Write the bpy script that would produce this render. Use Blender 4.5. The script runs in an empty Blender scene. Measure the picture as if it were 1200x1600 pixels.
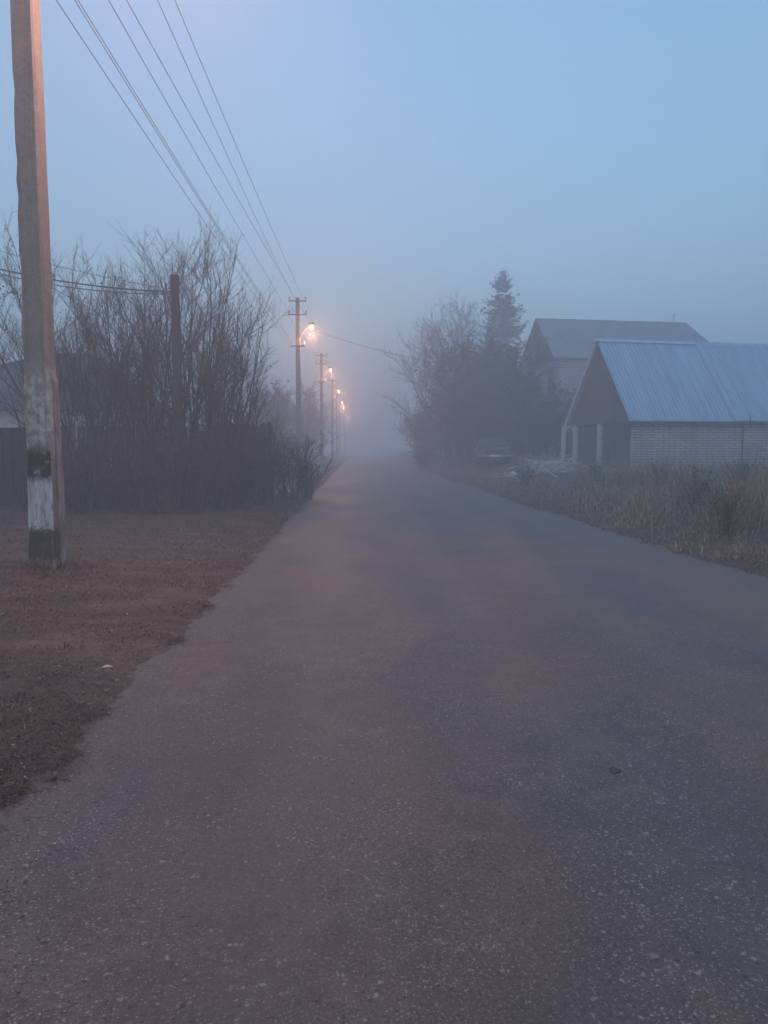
import bpy, math, random
import numpy as np
from mathutils import Vector, Matrix

R = math.radians
scene = bpy.context.scene
COL = scene.collection

# ------------------------------------------------------------------ camera
CAM_Z, F_PX = 1.55, 1155.0
YAW, PITCH = R(2.0), R(4.95)
cd = bpy.data.cameras.new('camera')
cam = bpy.data.objects.new('camera', cd)
COL.objects.link(cam)
cam.location = (0, 0, CAM_Z)
cam.rotation_euler = (math.pi / 2 - PITCH, 0, -YAW)
cd.sensor_fit = 'VERTICAL'
cd.sensor_height = 36.0
cd.lens = 36.0 * F_PX / 1600.0
cd.clip_start, cd.clip_end = 0.05, 4000
scene.camera = cam

# ------------------------------------------------------------------ sky, sun, exposure
SUN_EL, SUN_ROT = R(12), R(185)
world = bpy.data.worlds.new('World')
scene.world = world
world.use_nodes = True
wn, wl = world.node_tree.nodes, world.node_tree.links
wn.clear()
sky = wn.new('ShaderNodeTexSky')
sky.sky_type = 'NISHITA'
sky.sun_disc = False
sky.sun_elevation, sky.sun_rotation = SUN_EL, SUN_ROT
sky.air_density, sky.dust_density, sky.ozone_density = 1.2, 0.7, 1.7
bg = wn.new('ShaderNodeBackground')
bg.inputs['Strength'].default_value = 0.15
wo = wn.new('ShaderNodeOutputWorld')
tint = wn.new('ShaderNodeMix')
tint.data_type, tint.blend_type = 'RGBA', 'MULTIPLY'
tint.inputs[0].default_value = 1.0
tint.inputs[7].default_value = (0.94, 1.03, 1.10, 1)
wl.new(sky.outputs[0], tint.inputs[6])
# an overcast sky is brighter overhead than at the horizon
tcw = wn.new('ShaderNodeTexCoord')
sxyz = wn.new('ShaderNodeSeparateXYZ')
wl.new(tcw.outputs['Generated'], sxyz.inputs[0])
ele = wn.new('ShaderNodeMapRange')
ele.inputs[1].default_value, ele.inputs[2].default_value = 0.0, 1.0
ele.inputs[3].default_value, ele.inputs[4].default_value = 0.46, 1.6
wl.new(sxyz.outputs[2], ele.inputs[0])
ovc = wn.new('ShaderNodeMix')
ovc.data_type, ovc.blend_type = 'RGBA', 'MULTIPLY'
ovc.inputs[0].default_value = 1.0
wl.new(tint.outputs[2], ovc.inputs[6])
wl.new(ele.outputs[0], ovc.inputs[7])
wl.new(ovc.outputs[2], bg.inputs[0])
wl.new(bg.outputs[0], wo.inputs[0])

sd = bpy.data.lights.new('sun', 'SUN')
sd.energy = 0.06
sd.angle = R(40)
sd.color = (1.0, 0.93, 0.86)
sun = bpy.data.objects.new('sun', sd)
COL.objects.link(sun)
sun.rotation_euler = (math.pi / 2 - SUN_EL, 0, math.pi - SUN_ROT)

scene.view_settings.view_transform = 'Standard'
scene.view_settings.look = 'None'
scene.view_settings.exposure = 0.83
scene.view_settings.gamma = 1.0
cy = scene.cycles
cy.use_denoising = True
cy.max_bounces, cy.diffuse_bounces, cy.glossy_bounces = 6, 3, 2
cy.transmission_bounces, cy.transparent_max_bounces = 2, 6
cy.volume_bounces = 2
cy.sample_clamp_indirect = 4.0
cy.use_light_tree = True

# ------------------------------------------------------------------ helpers
def cam_axes():
    m = cam.rotation_euler.to_matrix()
    return m.col[0], m.col[1], -m.col[2]
CX, CY_, CZ = cam_axes()

def at(px, py, y):
    """Point of the place that stands at distance y along the road, for a viewing direction measured on the photo."""
    d = CZ + CX * ((px - 600) / F_PX) - CY_ * ((py - 800) / F_PX)
    t = y / d.y
    return Vector((0, 0, CAM_Z)) + d * t

def link(o, parent=None):
    COL.objects.link(o)
    if parent is not None:
        o.parent = parent
    return o

def tag(o, label=None, cat=None, group=None, kind=None):
    if label: o['label'] = label
    if cat: o['category'] = cat
    if group: o['group'] = group
    if kind: o['kind'] = kind
    return o

def empty(name, loc, rz=0.0, label=None, cat=None, group=None):
    o = bpy.data.objects.new(name, None)
    o.empty_display_size = 0.3
    o.location = loc
    o.rotation_euler = (0, 0, rz)
    link(o)
    return tag(o, label, cat, group)

def copy_tree(o, parent=None):
    c = o.copy()
    link(c)
    if parent is not None:
        c.parent = parent
    for ch in list(o.children):
        copy_tree(ch, c)
    return c

def arr_mesh(name, verts, faces, mat, parent=None, smooth=False):
    """verts Nx3, faces MxK (same K) as ONE mesh object."""
    verts = np.asarray(verts, dtype=np.float32)
    faces = np.asarray(faces, dtype=np.int32)
    me = bpy.data.meshes.new(name)
    n, (m, k) = len(verts), faces.shape
    me.vertices.add(n)
    me.vertices.foreach_set('co', verts.ravel())
    me.loops.add(m * k)
    me.loops.foreach_set('vertex_index', faces.ravel())
    me.polygons.add(m)
    me.polygons.foreach_set('loop_start', np.arange(0, m * k, k, dtype=np.int32))
    me.polygons.foreach_set('loop_total', np.full(m, k, dtype=np.int32))
    me.polygons.foreach_set('use_smooth', np.full(m, smooth, dtype=bool))
    me.update(calc_edges=True)
    me.materials.append(mat)
    return link(bpy.data.objects.new(name, me), parent)

class MB:
    """Collects boxes, prisms, tubes; build() links them as ONE mesh object."""
    def __init__(self):
        self.v, self.f = [], []
    def add(self, vs, fs):
        o = len(self.v)
        self.v += [tuple(p) for p in vs]
        self.f += [tuple(i + o for i in f) for f in fs]
        return self
    def box(self, x0, x1, y0, y1, z0, z1):
        return self.add([(x0, y0, z0), (x1, y0, z0), (x1, y1, z0), (x0, y1, z0), (x0, y0, z1), (x1, y0, z1), (x1, y1, z1), (x0, y1, z1)],
                        [(0, 3, 2, 1), (4, 5, 6, 7), (0, 1, 5, 4), (1, 2, 6, 5), (2, 3, 7, 6), (3, 0, 4, 7)])
    def prism(self, poly, axis, a, b):
        """poly of 2D points extruded along axis ('x': poly is (y,z); 'y': (x,z); 'z': (x,y))"""
        def p3(p, t):
            return {'x': (t, p[0], p[1]), 'y': (p[0], t, p[1]), 'z': (p[0], p[1], t)}[axis]
        n = len(poly)
        vs = [p3(p, a) for p in poly] + [p3(p, b) for p in poly]
        fs = [tuple(range(n))[::-1], tuple(range(n, 2 * n))]
        fs += [(i, (i + 1) % n, n + (i + 1) % n, n + i) for i in range(n)]
        return self.add(vs, fs)
    def tube(self, pts, radii, sides=6, cap=True):
        pts = [Vector(p) for p in pts]
        if not hasattr(radii, '__len__'): radii = [radii] * len(pts)
        vs, fs = [], []
        n = len(pts)
        for i, p in enumerate(pts):
            t = (pts[min(i + 1, n - 1)] - pts[max(i - 1, 0)]).normalized()
            u = t.cross(Vector((0, 0, 1)) if abs(t.z) < 0.9 else Vector((1, 0, 0))).normalized()
            w = t.cross(u)
            for k in range(sides):
                a = 2 * math.pi * k / sides
                vs.append(p + (u * math.cos(a) + w * math.sin(a)) * radii[i])
        for i in range(n - 1):
            for k in range(sides):
                a, b = i * sides + k, i * sides + (k + 1) % sides
                fs.append((a, b, b + sides, a + sides))
        if cap:
            fs.append(tuple(range(sides))[::-1])
            fs.append(tuple(range((n - 1) * sides, n * sides)))
        return self.add(vs, fs)
    def lathe(self, prof, sides=12, c=(0, 0, 0)):
        vs, fs = [], []
        for r, z in prof:
            for k in range(sides):
                a = 2 * math.pi * k / sides
                vs.append((c[0] + r * math.cos(a), c[1] + r * math.sin(a), c[2] + z))
        for i in range(len(prof) - 1):
            for k in range(sides):
                a, b = i * sides + k, i * sides + (k + 1) % sides
                fs.append((a, b, b + sides, a + sides))
        fs.append(tuple(range(sides))[::-1])
        fs.append(tuple(range((len(prof) - 1) * sides, len(prof) * sides)))
        return self.add(vs, fs)
    def build(self, name, mat, parent=None, smooth=False, bevel=0.0):
        me = bpy.data.meshes.new(name)
        me.from_pydata(self.v, [], self.f)
        if smooth:
            me.polygons.foreach_set('use_smooth', [True] * len(me.polygons))
        me.update()
        me.materials.append(mat)
        o = link(bpy.data.objects.new(name, me), parent)
        if bevel:
            b = o.modifiers.new('bevel', 'BEVEL')
            b.width, b.segments, b.limit_method = bevel, 2, 'ANGLE'
        return o

# value noise (numpy), 2D
_rs = np.random.RandomState(11)
_lat = _rs.rand(256, 256)
def vnoise(x, y):
    x, y = np.asarray(x, float), np.asarray(y, float)
    xi, yi = np.floor(x).astype(int), np.floor(y).astype(int)
    fx, fy = x - xi, y - yi
    fx, fy = fx * fx * (3 - 2 * fx), fy * fy * (3 - 2 * fy)
    a, b = _lat[xi % 256, yi % 256], _lat[(xi + 1) % 256, yi % 256]
    c, d = _lat[xi % 256, (yi + 1) % 256], _lat[(xi + 1) % 256, (yi + 1) % 256]
    return (a * (1 - fx) + b * fx) * (1 - fy) + (c * (1 - fx) + d * fx) * fy
def fbm(x, y, o=4):
    s, a, t = 0, 1.0, 0
    for i in range(o):
        s = s + a * vnoise(x * 2 ** i + 17.3 * i, y * 2 ** i + 5.1 * i); t += a; a *= 0.5
    return s / t
def sst(a, b, x):
    t = np.clip((np.asarray(x, float) - a) / (b - a), 0, 1)
    return t * t * (3 - 2 * t)

# ------------------------------------------------------------------ materials
def mat_base(name):
    m = bpy.data.materials.new(name)
    m.use_nodes = True
    nt = m.node_tree
    b = nt.nodes['Principled BSDF']
    b.inputs['Specular IOR Level'].default_value = 0.3
    return m, nt, b

def N(nt, typ, **kw):
    n = nt.nodes.new(typ)
    for k, v in kw.items():
        if k in n.inputs: n.inputs[k].default_value = v
        else: setattr(n, k, v)
    return n

def ramp(nt, src, stops):
    r = nt.nodes.new('ShaderNodeValToRGB')
    e = r.color_ramp.elements
    while len(e) < len(stops): e.new(0.5)
    for el, (p, c) in zip(e, stops):
        el.position = p
        el.color = (c, c, c, 1) if not hasattr(c, '__len__') else (*c, 1)
    nt.links.new(src, r.inputs[0])
    return r.outputs[0]

def mixc(nt, fac, a, b, mode='MIX'):
    m = nt.nodes.new('ShaderNodeMix')
    m.data_type, m.blend_type = 'RGBA', mode
    for sock, v in ((m.inputs[0], fac), (m.inputs[6], a), (m.inputs[7], b)):
        if hasattr(v, 'is_linked'): nt.links.new(v, sock)
        elif hasattr(v, '__len__'): sock.default_value = (*v, 1)
        elif sock.type == 'VALUE': sock.default_value = v
        else: sock.default_value = (v, v, v, 1)
    return m.outputs[2]

def mathn(nt, op, a, b=None, clamp=False):
    m = nt.nodes.new('ShaderNodeMath')
    m.operation, m.use_clamp = op, clamp
    for s, v in ((m.inputs[0], a), (m.inputs[1], b)):
        if v is None: continue
        if hasattr(v, 'is_linked'): nt.links.new(v, s)
        else: s.default_value = v
    return m.outputs[0]

def coords(nt, scale=(1, 1, 1)):
    tc = nt.nodes.new('ShaderNodeTexCoord')
    mp = nt.nodes.new('ShaderNodeMapping')
    mp.inputs['Scale'].default_value = scale
    nt.links.new(tc.outputs['Object'], mp.inputs[0])
    return mp.outputs[0]

def noise(nt, vec, scale, detail=4, rough=0.55):
    n = N(nt, 'ShaderNodeTexNoise', Scale=scale, Detail=detail, Roughness=rough)
    nt.links.new(vec, n.inputs['Vector'])
    return n.outputs[0]

def bump(nt, b, h, strength=0.5, dist=0.02):
    n = N(nt, 'ShaderNodeBump', Strength=strength, Distance=dist)
    nt.links.new(h, n.inputs['Height'])
    nt.links.new(n.outputs[0], b.inputs['Normal'])

def mat_noise(name, c1, c2, scale=6.0, rough=0.8, stretch=(1, 1, 1), bmp=0.3, dist=0.01, island=0.0, metal=0.0):
    m, nt, b = mat_base(name)
    v = coords(nt, stretch)
    n1 = noise(nt, v, scale, 5)
    c = mixc(nt, ramp(nt, n1, [(0.32, 0.0), (0.68, 1.0)]), c1, c2)
    if island:
        g = nt.nodes.new('ShaderNodeNewGeometry')
        k = ramp(nt, g.outputs['Random Per Island'], [(0.0, 1 - island), (1.0, 1 + island)])
        c = mixc(nt, 1.0, c, k, 'MULTIPLY')
    nt.links.new(c, b.inputs['Base Color'])
    b.inputs['Roughness'].default_value = rough
    b.inputs['Metallic'].default_value = metal
    if bmp:
        bump(nt, b, n1, bmp, dist)
    return m

def mat_asphalt():
    m, nt, b = mat_base('worn_asphalt')
    v = coords(nt)
    big = noise(nt, coords(nt, (1, 0.40, 1)), 0.62, 4)
    hue = noise(nt, coords(nt, (1, 0.5, 1)), 0.9, 3, 0.5)
    mid = noise(nt, v, 4.0, 6, 0.7)
    fine = noise(nt, v, 60.0, 3, 0.7)
    c = mixc(nt, ramp(nt, hue, [(0.38, 0.0), (0.62, 1.0)]), (0.080, 0.072, 0.078), (0.148, 0.099, 0.074))
    c = mixc(nt, 1.0, c, ramp(nt, big, [(0.34, 0.70), (0.5, 1.0), (0.68, 1.28)]), 'MULTIPLY')
    c = mixc(nt, 1.0, c, ramp(nt, mid, [(0.3, 0.80), (0.7, 1.16)]), 'MULTIPLY')
    c = mixc(nt, ramp(nt, fine, [(0.36, 0.6), (0.60, 0.0)]), c, (0.045, 0.041, 0.040))
    sx = nt.nodes.new('ShaderNodeSeparateXYZ')
    nt.links.new(v, sx.inputs[0])
    X, Y = sx.outputs[0], sx.outputs[1]
    # two worn wheel tracks, slightly paler, on each side of the crown
    wob = mathn(nt, 'MULTIPLY', mathn(nt, 'SUBTRACT', noise(nt, coords(nt, (0.2, 0.12, 1)), 1.0, 3), 0.5), 1.6)
    for cx in (-0.35, 1.1, 2.3, 3.6):
        dd = mathn(nt, 'ABSOLUTE', mathn(nt, 'SUBTRACT', mathn(nt, 'ADD', X, wob), cx))
        k = nt.nodes.new('ShaderNodeMapRange'); k.inputs[1].default_value = 0.42; k.inputs[2].default_value = 0.08
        nt.links.new(dd, k.inputs[0])
        c = mixc(nt, mathn(nt, 'MULTIPLY', k.outputs[0], mathn(nt, 'MULTIPLY', mid, 0.45)), c, (0.165, 0.130, 0.110))
    # tarred joint across the road and a meandering crack along it
    jn = mathn(nt, 'MULTIPLY', mathn(nt, 'SUBTRACT', noise(nt, v, 1.7, 4), 0.5), 0.5)
    jd = mathn(nt, 'ABSOLUTE', mathn(nt, 'SUBTRACT', mathn(nt, 'ADD', Y, jn), 22.6))
    c = mixc(nt, mathn(nt, 'MULTIPLY', mathn(nt, 'LESS_THAN', jd, 0.10), 0.55), c, (0.045, 0.042, 0.042))
    cw = mathn(nt, 'MULTIPLY', mathn(nt, 'SUBTRACT', noise(nt, coords(nt, (1, 0.5, 1)), 1.1, 6, 0.7), 0.5), 1.5)
    for cx, wd in ((0.35, 0.006), (3.35, 0.008)):
        cdist = mathn(nt, 'ABSOLUTE', mathn(nt, 'SUBTRACT', mathn(nt, 'ADD', X, cw), cx))
        gate = ramp(nt, noise(nt, coords(nt, (0.3, 0.3, 1)), 0.9, 2), [(0.47, 0.0), (0.52, 0.55)])
        c = mixc(nt, mathn(nt, 'MULTIPLY', mathn(nt, 'LESS_THAN', cdist, wd), gate), c, (0.035, 0.032, 0.032))
    # soil and grit washed onto both edges
    en = mathn(nt, 'MULTIPLY', mid, 0.9)
    for sgn, ed in ((-1, 1.55), (1, 4.55)):
        ee = nt.nodes.new('ShaderNodeMapRange'); ee.inputs[1].default_value = ed - 0.55; ee.inputs[2].default_value = ed + 0.05
        nt.links.new(mathn(nt, 'ADD', mathn(nt, 'MULTIPLY', X, float(sgn)), mathn(nt, 'SUBTRACT', en, 0.45)), ee.inputs[0])
        c = mixc(nt, mathn(nt, 'MULTIPLY', ee.outputs[0], 0.75), c, (0.125, 0.098, 0.080))
    patchy = ramp(nt, noise(nt, v, 1.3, 4, 0.6), [(0.35, 0.35), (0.6, 1.0)])
    # worn-out pale stone chips of two sizes set in the binder
    hs = fine
    for sc, thr, size, col, mixf in ((170.0, 0.52, 0.60, (0.33, 0.30, 0.28), 0.75), (100.0, 0.64, 0.56, (0.37, 0.34, 0.31), 0.8), (56.0, 0.86, 0.50, (0.36, 0.33, 0.30), 0.75)):
        vo = N(nt, 'ShaderNodeTexVoronoi', Scale=sc, Randomness=1.0)
        dn = N(nt, 'ShaderNodeTexNoise', Scale=sc * 1.7, Detail=2.0)
        nt.links.new(v, dn.inputs['Vector'])
        vm = N(nt, 'ShaderNodeVectorMath', operation='MULTIPLY_ADD')
        vm.inputs[1].default_value = (0.95 / sc, 0.95 / sc, 0)
        nt.links.new(dn.outputs['Color'], vm.inputs[0])
        nt.links.new(v, vm.inputs[2])
        nt.links.new(vm.outputs[0], vo.inputs['Vector'])
        sep = nt.nodes.new('ShaderNodeSeparateColor')
        nt.links.new(vo.outputs['Color'], sep.inputs[0])
        on = mathn(nt, 'GREATER_THAN', sep.outputs[0], thr)
        r = mathn(nt, 'MULTIPLY', sep.outputs[1], size)
        inside = mathn(nt, 'LESS_THAN', vo.outputs['Distance'], r)
        k = mathn(nt, 'MULTIPLY', on, inside)
        k2 = mathn(nt, 'MULTIPLY', mathn(nt, 'MULTIPLY', k, patchy), mathn(nt, 'MULTIPLY', sep.outputs[2], mixf))
        c = mixc(nt, k2, c, col)
        # and dark pits where stones have come out
        pit = mathn(nt, 'MULTIPLY', mathn(nt, 'LESS_THAN', sep.outputs[0], 0.12), mathn(nt, 'LESS_THAN', vo.outputs['Distance'], r))
        c = mixc(nt, mathn(nt, 'MULTIPLY', pit, 0.7), c, (0.03, 0.028, 0.028))
        hs = mathn(nt, 'ADD', hs, mathn(nt, 'SUBTRACT', mathn(nt, 'MULTIPLY', k, 0.5), mathn(nt, 'MULTIPLY', pit, 0.6)))
    # dirt carried onto the edges
    nt.links.new(c, b.inputs['Base Color'])
    ro = ramp(nt, big, [(0.3, 0.52), (0.7, 0.68)])
    nt.links.new(ro, b.inputs['Roughness'])
    b.inputs['Specular IOR Level'].default_value = 0.4
    bump(nt, b, hs, 0.55, 0.006)
    return m

def mat_ground():
    m, nt, b = mat_base('verge_soil')
    v = coords(nt)
    a = noise(nt, coords(nt, (0.35, 1.0, 1)), 2.2, 5, 0.6)
    f = noise(nt, v, 28.0, 4, 0.7)
    c = mixc(nt, ramp(nt, a, [(0.35, 0.0), (0.65, 1.0)]), (0.104, 0.076, 0.059), (0.190, 0.152, 0.116))
    rut = noise(nt, coords(nt, (0.10, 1.0, 1)), 3.4, 3, 0.5)
    c = mixc(nt, ramp(nt, rut, [(0.52, 0.0), (0.62, 0.6)]), c, (0.075, 0.060, 0.052))
    mud = noise(nt, v, 0.8, 4, 0.6)
    c = mixc(nt, ramp(nt, mud, [(0.52, 0.0), (0.60, 0.6)]), c, (0.095, 0.072, 0.060))
    c = mixc(nt, ramp(nt, f, [(0.35, 0.65), (0.6, 0.0)]), c, (0.045, 0.035, 0.028))
    nt.links.new(c, b.inputs['Base Color'])
    b.inputs['Roughness'].default_value = 0.95
    b.inputs['Specular IOR Level'].default_value = 0.1
    bump(nt, b, f, 0.7, 0.02)
    return m

def mat_blades(name, cols, rough=0.85):
    m, nt, b = mat_base(name)
    g = nt.nodes.new('ShaderNodeNewGeometry')
    c = ramp(nt, g.outputs['Random Per Island'], cols)
    nt.links.new(c, b.inputs['Base Color'])
    b.inputs['Roughness'].default_value = rough
    b.inputs['Specular IOR Level'].default_value = 0.15
    return m

def mat_brick(name, brick1, brick2, mortar, stain, bw=0.25, bh=0.075, ms=0.012, stain_amt=0.5):
    m, nt, b = mat_base(name)
    tc = nt.nodes.new('ShaderNodeTexCoord')
    s = nt.nodes.new('ShaderNodeSeparateXYZ')
    nt.links.new(tc.outputs['Object'], s.inputs[0])
    cmb = nt.nodes.new('ShaderNodeCombineXYZ')
    nt.links.new(mathn(nt, 'ADD', s.outputs[0], s.outputs[1]), cmb.inputs[0])
    nt.links.new(s.outputs[2], cmb.inputs[1])
    br = N(nt, 'ShaderNodeTexBrick')
    br.inputs['Scale'].default_value = 1.0
    br.inputs['Brick Width'].default_value = bw
    br.inputs['Row Height'].default_value = bh
    br.inputs['Mortar Size'].default_value = ms
    br.inputs['Mortar Smooth'].default_value = 0.1
    br.inputs['Color1'].default_value = (*brick1, 1)
    br.inputs['Color2'].default_value = (*brick2, 1)
    br.inputs['Mortar'].default_value = (*mortar, 1)
    bd = N(nt, 'ShaderNodeTexNoise', Scale=2.5, Detail=3.0)
    nt.links.new(tc.outputs['Object'], bd.inputs['Vector'])
    bm = N(nt, 'ShaderNodeVectorMath', operation='MULTIPLY_ADD')
    bm.inputs[1].default_value = (0.10, 0.05, 0)
    nt.links.new(bd.outputs['Color'], bm.inputs[0])
    nt.links.new(cmb.outputs[0], bm.inputs[2])
    nt.links.new(bm.outputs[0], br.inputs['Vector'])
    n = noise(nt, tc.outputs['Object'], 1.1, 5, 0.65)
    c = mixc(nt, mathn(nt, 'MULTIPLY', ramp(nt, n, [(0.4, 0.0), (0.62, 1.0)]), stain_amt), br.outputs['Color'], stain)
    nt.links.new(c, b.inputs['Base Color'])
    b.inputs['Roughness'].default_value = 0.9
    bump(nt, b, mathn(nt, 'SUBTRACT', 1.0, br.outputs['Fac']), 0.6, 0.01)
    return m

def mat_pole_paint():
    """Bare concrete; weathered whitewash, a black spray stain, a pale painted panel and tar near the ground."""
    m, nt, b = mat_base('pole_concrete')
    tc = nt.nodes.new('ShaderNodeTexCoord')
    v = tc.outputs['Object']
    s = nt.nodes.new('ShaderNodeSeparateXYZ')
    nt.links.new(v, s.inputs[0])
    X, Y, Z = s.outputs
    n1 = noise(nt, v, 9.0, 6, 0.65)
    n2 = noise(nt, v, 34.0, 4, 0.7)
    nb = noise(nt, coords(nt, (1, 1, 0.22)), 26.0, 4, 0.7)
    base = mixc(nt, ramp(nt, n1, [(0.3, 0.0), (0.7, 1.0)]), (0.175, 0.160, 0.148), (0.235, 0.218, 0.205))
    base = mixc(nt, ramp(nt, n2, [(0.3, 0.6), (0.5, 0.0)]), base, (0.12, 0.11, 0.10))
    def band(z0, z1, soft, jit=0.10):
        zj = mathn(nt, 'ADD', Z, mathn(nt, 'MULTIPLY', mathn(nt, 'SUBTRACT', n2, 0.5), jit))
        lo = nt.nodes.new('ShaderNodeMapRange'); lo.inputs[1].default_value = z0 - soft; lo.inputs[2].default_value = z0 + soft
        hi = nt.nodes.new('ShaderNodeMapRange'); hi.inputs[1].default_value = z1 + soft; hi.inputs[2].default_value = z1 - soft
        nt.links.new(zj, lo.inputs[0]); nt.links.new(zj, hi.inputs[0])
        return mathn(nt, 'MULTIPLY', lo.outputs[0], hi.outputs[0])
    sn = nt.nodes.new('ShaderNodeSeparateXYZ')
    nt.links.new(tc.outputs['Normal'], sn.inputs[0])
    front = mathn(nt, 'LESS_THAN', sn.outputs[1], -0.6)
    # patchy whitewash
    fl = ramp(nt, n1, [(0.42, 0.15), (0.58, 1.0)])
    c = mixc(nt, mathn(nt, 'MULTIPLY', band(1.45, 2.35, 0.14, 0.5), mathn(nt, 'MULTIPLY', fl, 0.8)), base, (0.47, 0.47, 0.46))
    # pale panel on the front, streaked
    st = ramp(nt, nb, [(0.40, 0.25), (0.50, 1.0)])
    c = mixc(nt, mathn(nt, 'MULTIPLY', mathn(nt, 'MULTIPLY', band(0.52, 1.20, 0.015, 0.05), front), st), c, (0.46, 0.48, 0.50))
    # dark blot
    blot = mathn(nt, 'MULTIPLY', mathn(nt, 'MULTIPLY', band(1.10, 1.46, 0.05, 0.16), front), ramp(nt, noise(nt, v, 7.0, 3), [(0.30, 0.0), (0.42, 0.97)]))
    c = mixc(nt, blot, c, (0.022, 0.020, 0.020))
    # tar below the panel with drips of whitewash
    low = mathn(nt, 'MULTIPLY', band(0.14, 0.51, 0.04, 0.45), 0.86)
    dr = ramp(nt, noise(nt, coords(nt, (1, 1, 0.1)), 30.0, 2), [(0.60, 1.0), (0.66, 0.25)])
    c = mixc(nt, mathn(nt, 'MULTIPLY', low, dr), c, (0.030, 0.026, 0.023))
    nt.links.new(c, b.inputs['Base Color'])
    b.inputs['Roughness'].default_value = 0.9
    pv_ = N(nt, 'ShaderNodeTexVoronoi', Scale=38.0)
    nt.links.new(v, pv_.inputs['Vector'])
    psep = nt.nodes.new('ShaderNodeSeparateColor')
    nt.links.new(pv_.outputs['Color'], psep.inputs[0])
    pit = mathn(nt, 'MULTIPLY', mathn(nt, 'GREATER_THAN', psep.outputs[0], 0.80), mathn(nt, 'LESS_THAN', pv_.outputs['Distance'], mathn(nt, 'MULTIPLY', psep.outputs[1], 0.38)))
    streak = ramp(nt, noise(nt, coords(nt, (1, 1, 0.06)), 14.0, 4, 0.6), [(0.46, 0.0), (0.62, 0.45)])
    c = mixc(nt, streak, c, mixc(nt, 1.0, c, (0.55, 0.52, 0.50), 'MULTIPLY'))
    c = mixc(nt, mathn(nt, 'MULTIPLY', pit, 0.7), c, (0.05, 0.045, 0.042))
    nt.links.new(c, b.inputs['Base Color'])
    bump(nt, b, mathn(nt, 'SUBTRACT', n2, mathn(nt, 'MULTIPLY', pit, 0.8)), 0.6, 0.008)
    return m

M = {}
M['asphalt'] = mat_asphalt()
M['ground'] = mat_ground()
M['pole'] = mat_pole_paint()
M['concrete'] = mat_noise('far_pole_concrete', (0.15, 0.14, 0.14), (0.22, 0.21, 0.20), 8, 0.9)
M['wood_pole'] = mat_noise('weathered_pole_wood', (0.045, 0.035, 0.031), (0.085, 0.066, 0.056), 6, 0.9, (1, 1, 0.1))
M['iron'] = mat_noise('rusty_iron', (0.035, 0.03, 0.028), (0.075, 0.06, 0.05), 20, 0.7)
M['porcelain'] = mat_noise('dull_porcelain', (0.20, 0.19, 0.18), (0.30, 0.29, 0.28), 9, 0.4, bmp=0)
M['lamp_metal'] = mat_noise('lamp_housing_metal', (0.05, 0.05, 0.05), (0.08, 0.08, 0.08), 9, 0.6, bmp=0)
M['cable'] = mat_noise('cable_black', (0.025, 0.025, 0.028), (0.045, 0.045, 0.05), 5, 0.6, bmp=0)
M['bark'] = mat_noise('grey_brown_bark', (0.045, 0.036, 0.032), (0.095, 0.075, 0.064), 12, 0.9, (1, 1, 0.3), island=0.35)
M['twig'] = mat_noise('dark_twig_bark', (0.050, 0.035, 0.028), (0.100, 0.068, 0.052), 5, 0.9, bmp=0, island=0.4)
M['tree_bark'] = mat_noise('bare_tree_bark', (0.055, 0.050, 0.050), (0.10, 0.09, 0.088), 4, 0.9, bmp=0, island=0.3)
M['dead_leaf'] = mat_blades('clinging_dead_leaf', [(0.0, (0.045, 0.032, 0.022)), (0.6, (0.080, 0.052, 0.030)), (1.0, (0.13, 0.075, 0.035))])
M['under_leaf'] = mat_blades('thicket_leaf', [(0.0, (0.032, 0.026, 0.020)), (0.6, (0.060, 0.044, 0.032)), (1.0, (0.095, 0.062, 0.042))])
M['needle'] = mat_blades('spruce_needle', [(0.0, (0.018, 0.030, 0.020)), (0.7, (0.034, 0.052, 0.034)), (1.0, (0.060, 0.080, 0.052))])
M['verge_blade'] = mat_blades('matted_dead_grass', [(0.0, (0.090, 0.064, 0.047)), (0.6, (0.135, 0.097, 0.070)), (0.95, (0.185, 0.138, 0.100)), (1.0, (0.34, 0.275, 0.205))])
M['weed_blade'] = mat_blades('tall_dry_grass', [(0.0, (0.11, 0.086, 0.052)), (0.4, (0.225, 0.178, 0.105)), (0.85, (0.37, 0.295, 0.175)), (1.0, (0.56, 0.46, 0.30))])
M['red_weed'] = mat_blades('russet_weed_leaf', [(0.0, (0.060, 0.030, 0.022)), (0.6, (0.120, 0.055, 0.040)), (1.0, (0.17, 0.085, 0.055))])
M['litter_leaf'] = mat_blades('fallen_leaf', [(0.0, (0.12, 0.085, 0.058)), (0.6, (0.19, 0.14, 0.10)), (1.0, (0.36, 0.30, 0.23))])
M['grit'] = mat_blades('edge_grit', [(0.0, (0.13, 0.11, 0.095)), (0.6, (0.24, 0.20, 0.17)), (1.0, (0.46, 0.42, 0.38))])
M['weed_stem'] = mat_noise('dry_weed_stem', (0.085, 0.066, 0.050), (0.15, 0.115, 0.085), 5, 0.9, bmp=0, island=0.4)
M['pale_bark'] = mat_noise('peeled_birch_branch', (0.40, 0.38, 0.36), (0.60, 0.58, 0.55), 8, 0.8)
M['tin_roof'] = mat_noise('corrugated_grey_sheet', (0.36, 0.50, 0.64), (0.50, 0.64, 0.77), 2.2, 0.42, (2.2, 0.12, 0.12), bmp=0.03, metal=0.35)
M['old_roof'] = mat_noise('weathered_slate_sheet', (0.17, 0.19, 0.20), (0.26, 0.28, 0.29), 1.5, 0.75)
M['dark_roof'] = mat_noise('dark_roofing', (0.060, 0.055, 0.055), (0.10, 0.09, 0.09), 2, 0.85)
M['brown_board'] = mat_noise('brown_gable_boards', (0.095, 0.062, 0.047), (0.150, 0.100, 0.076), 7, 0.85, (1, 1, 0.15))
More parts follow.
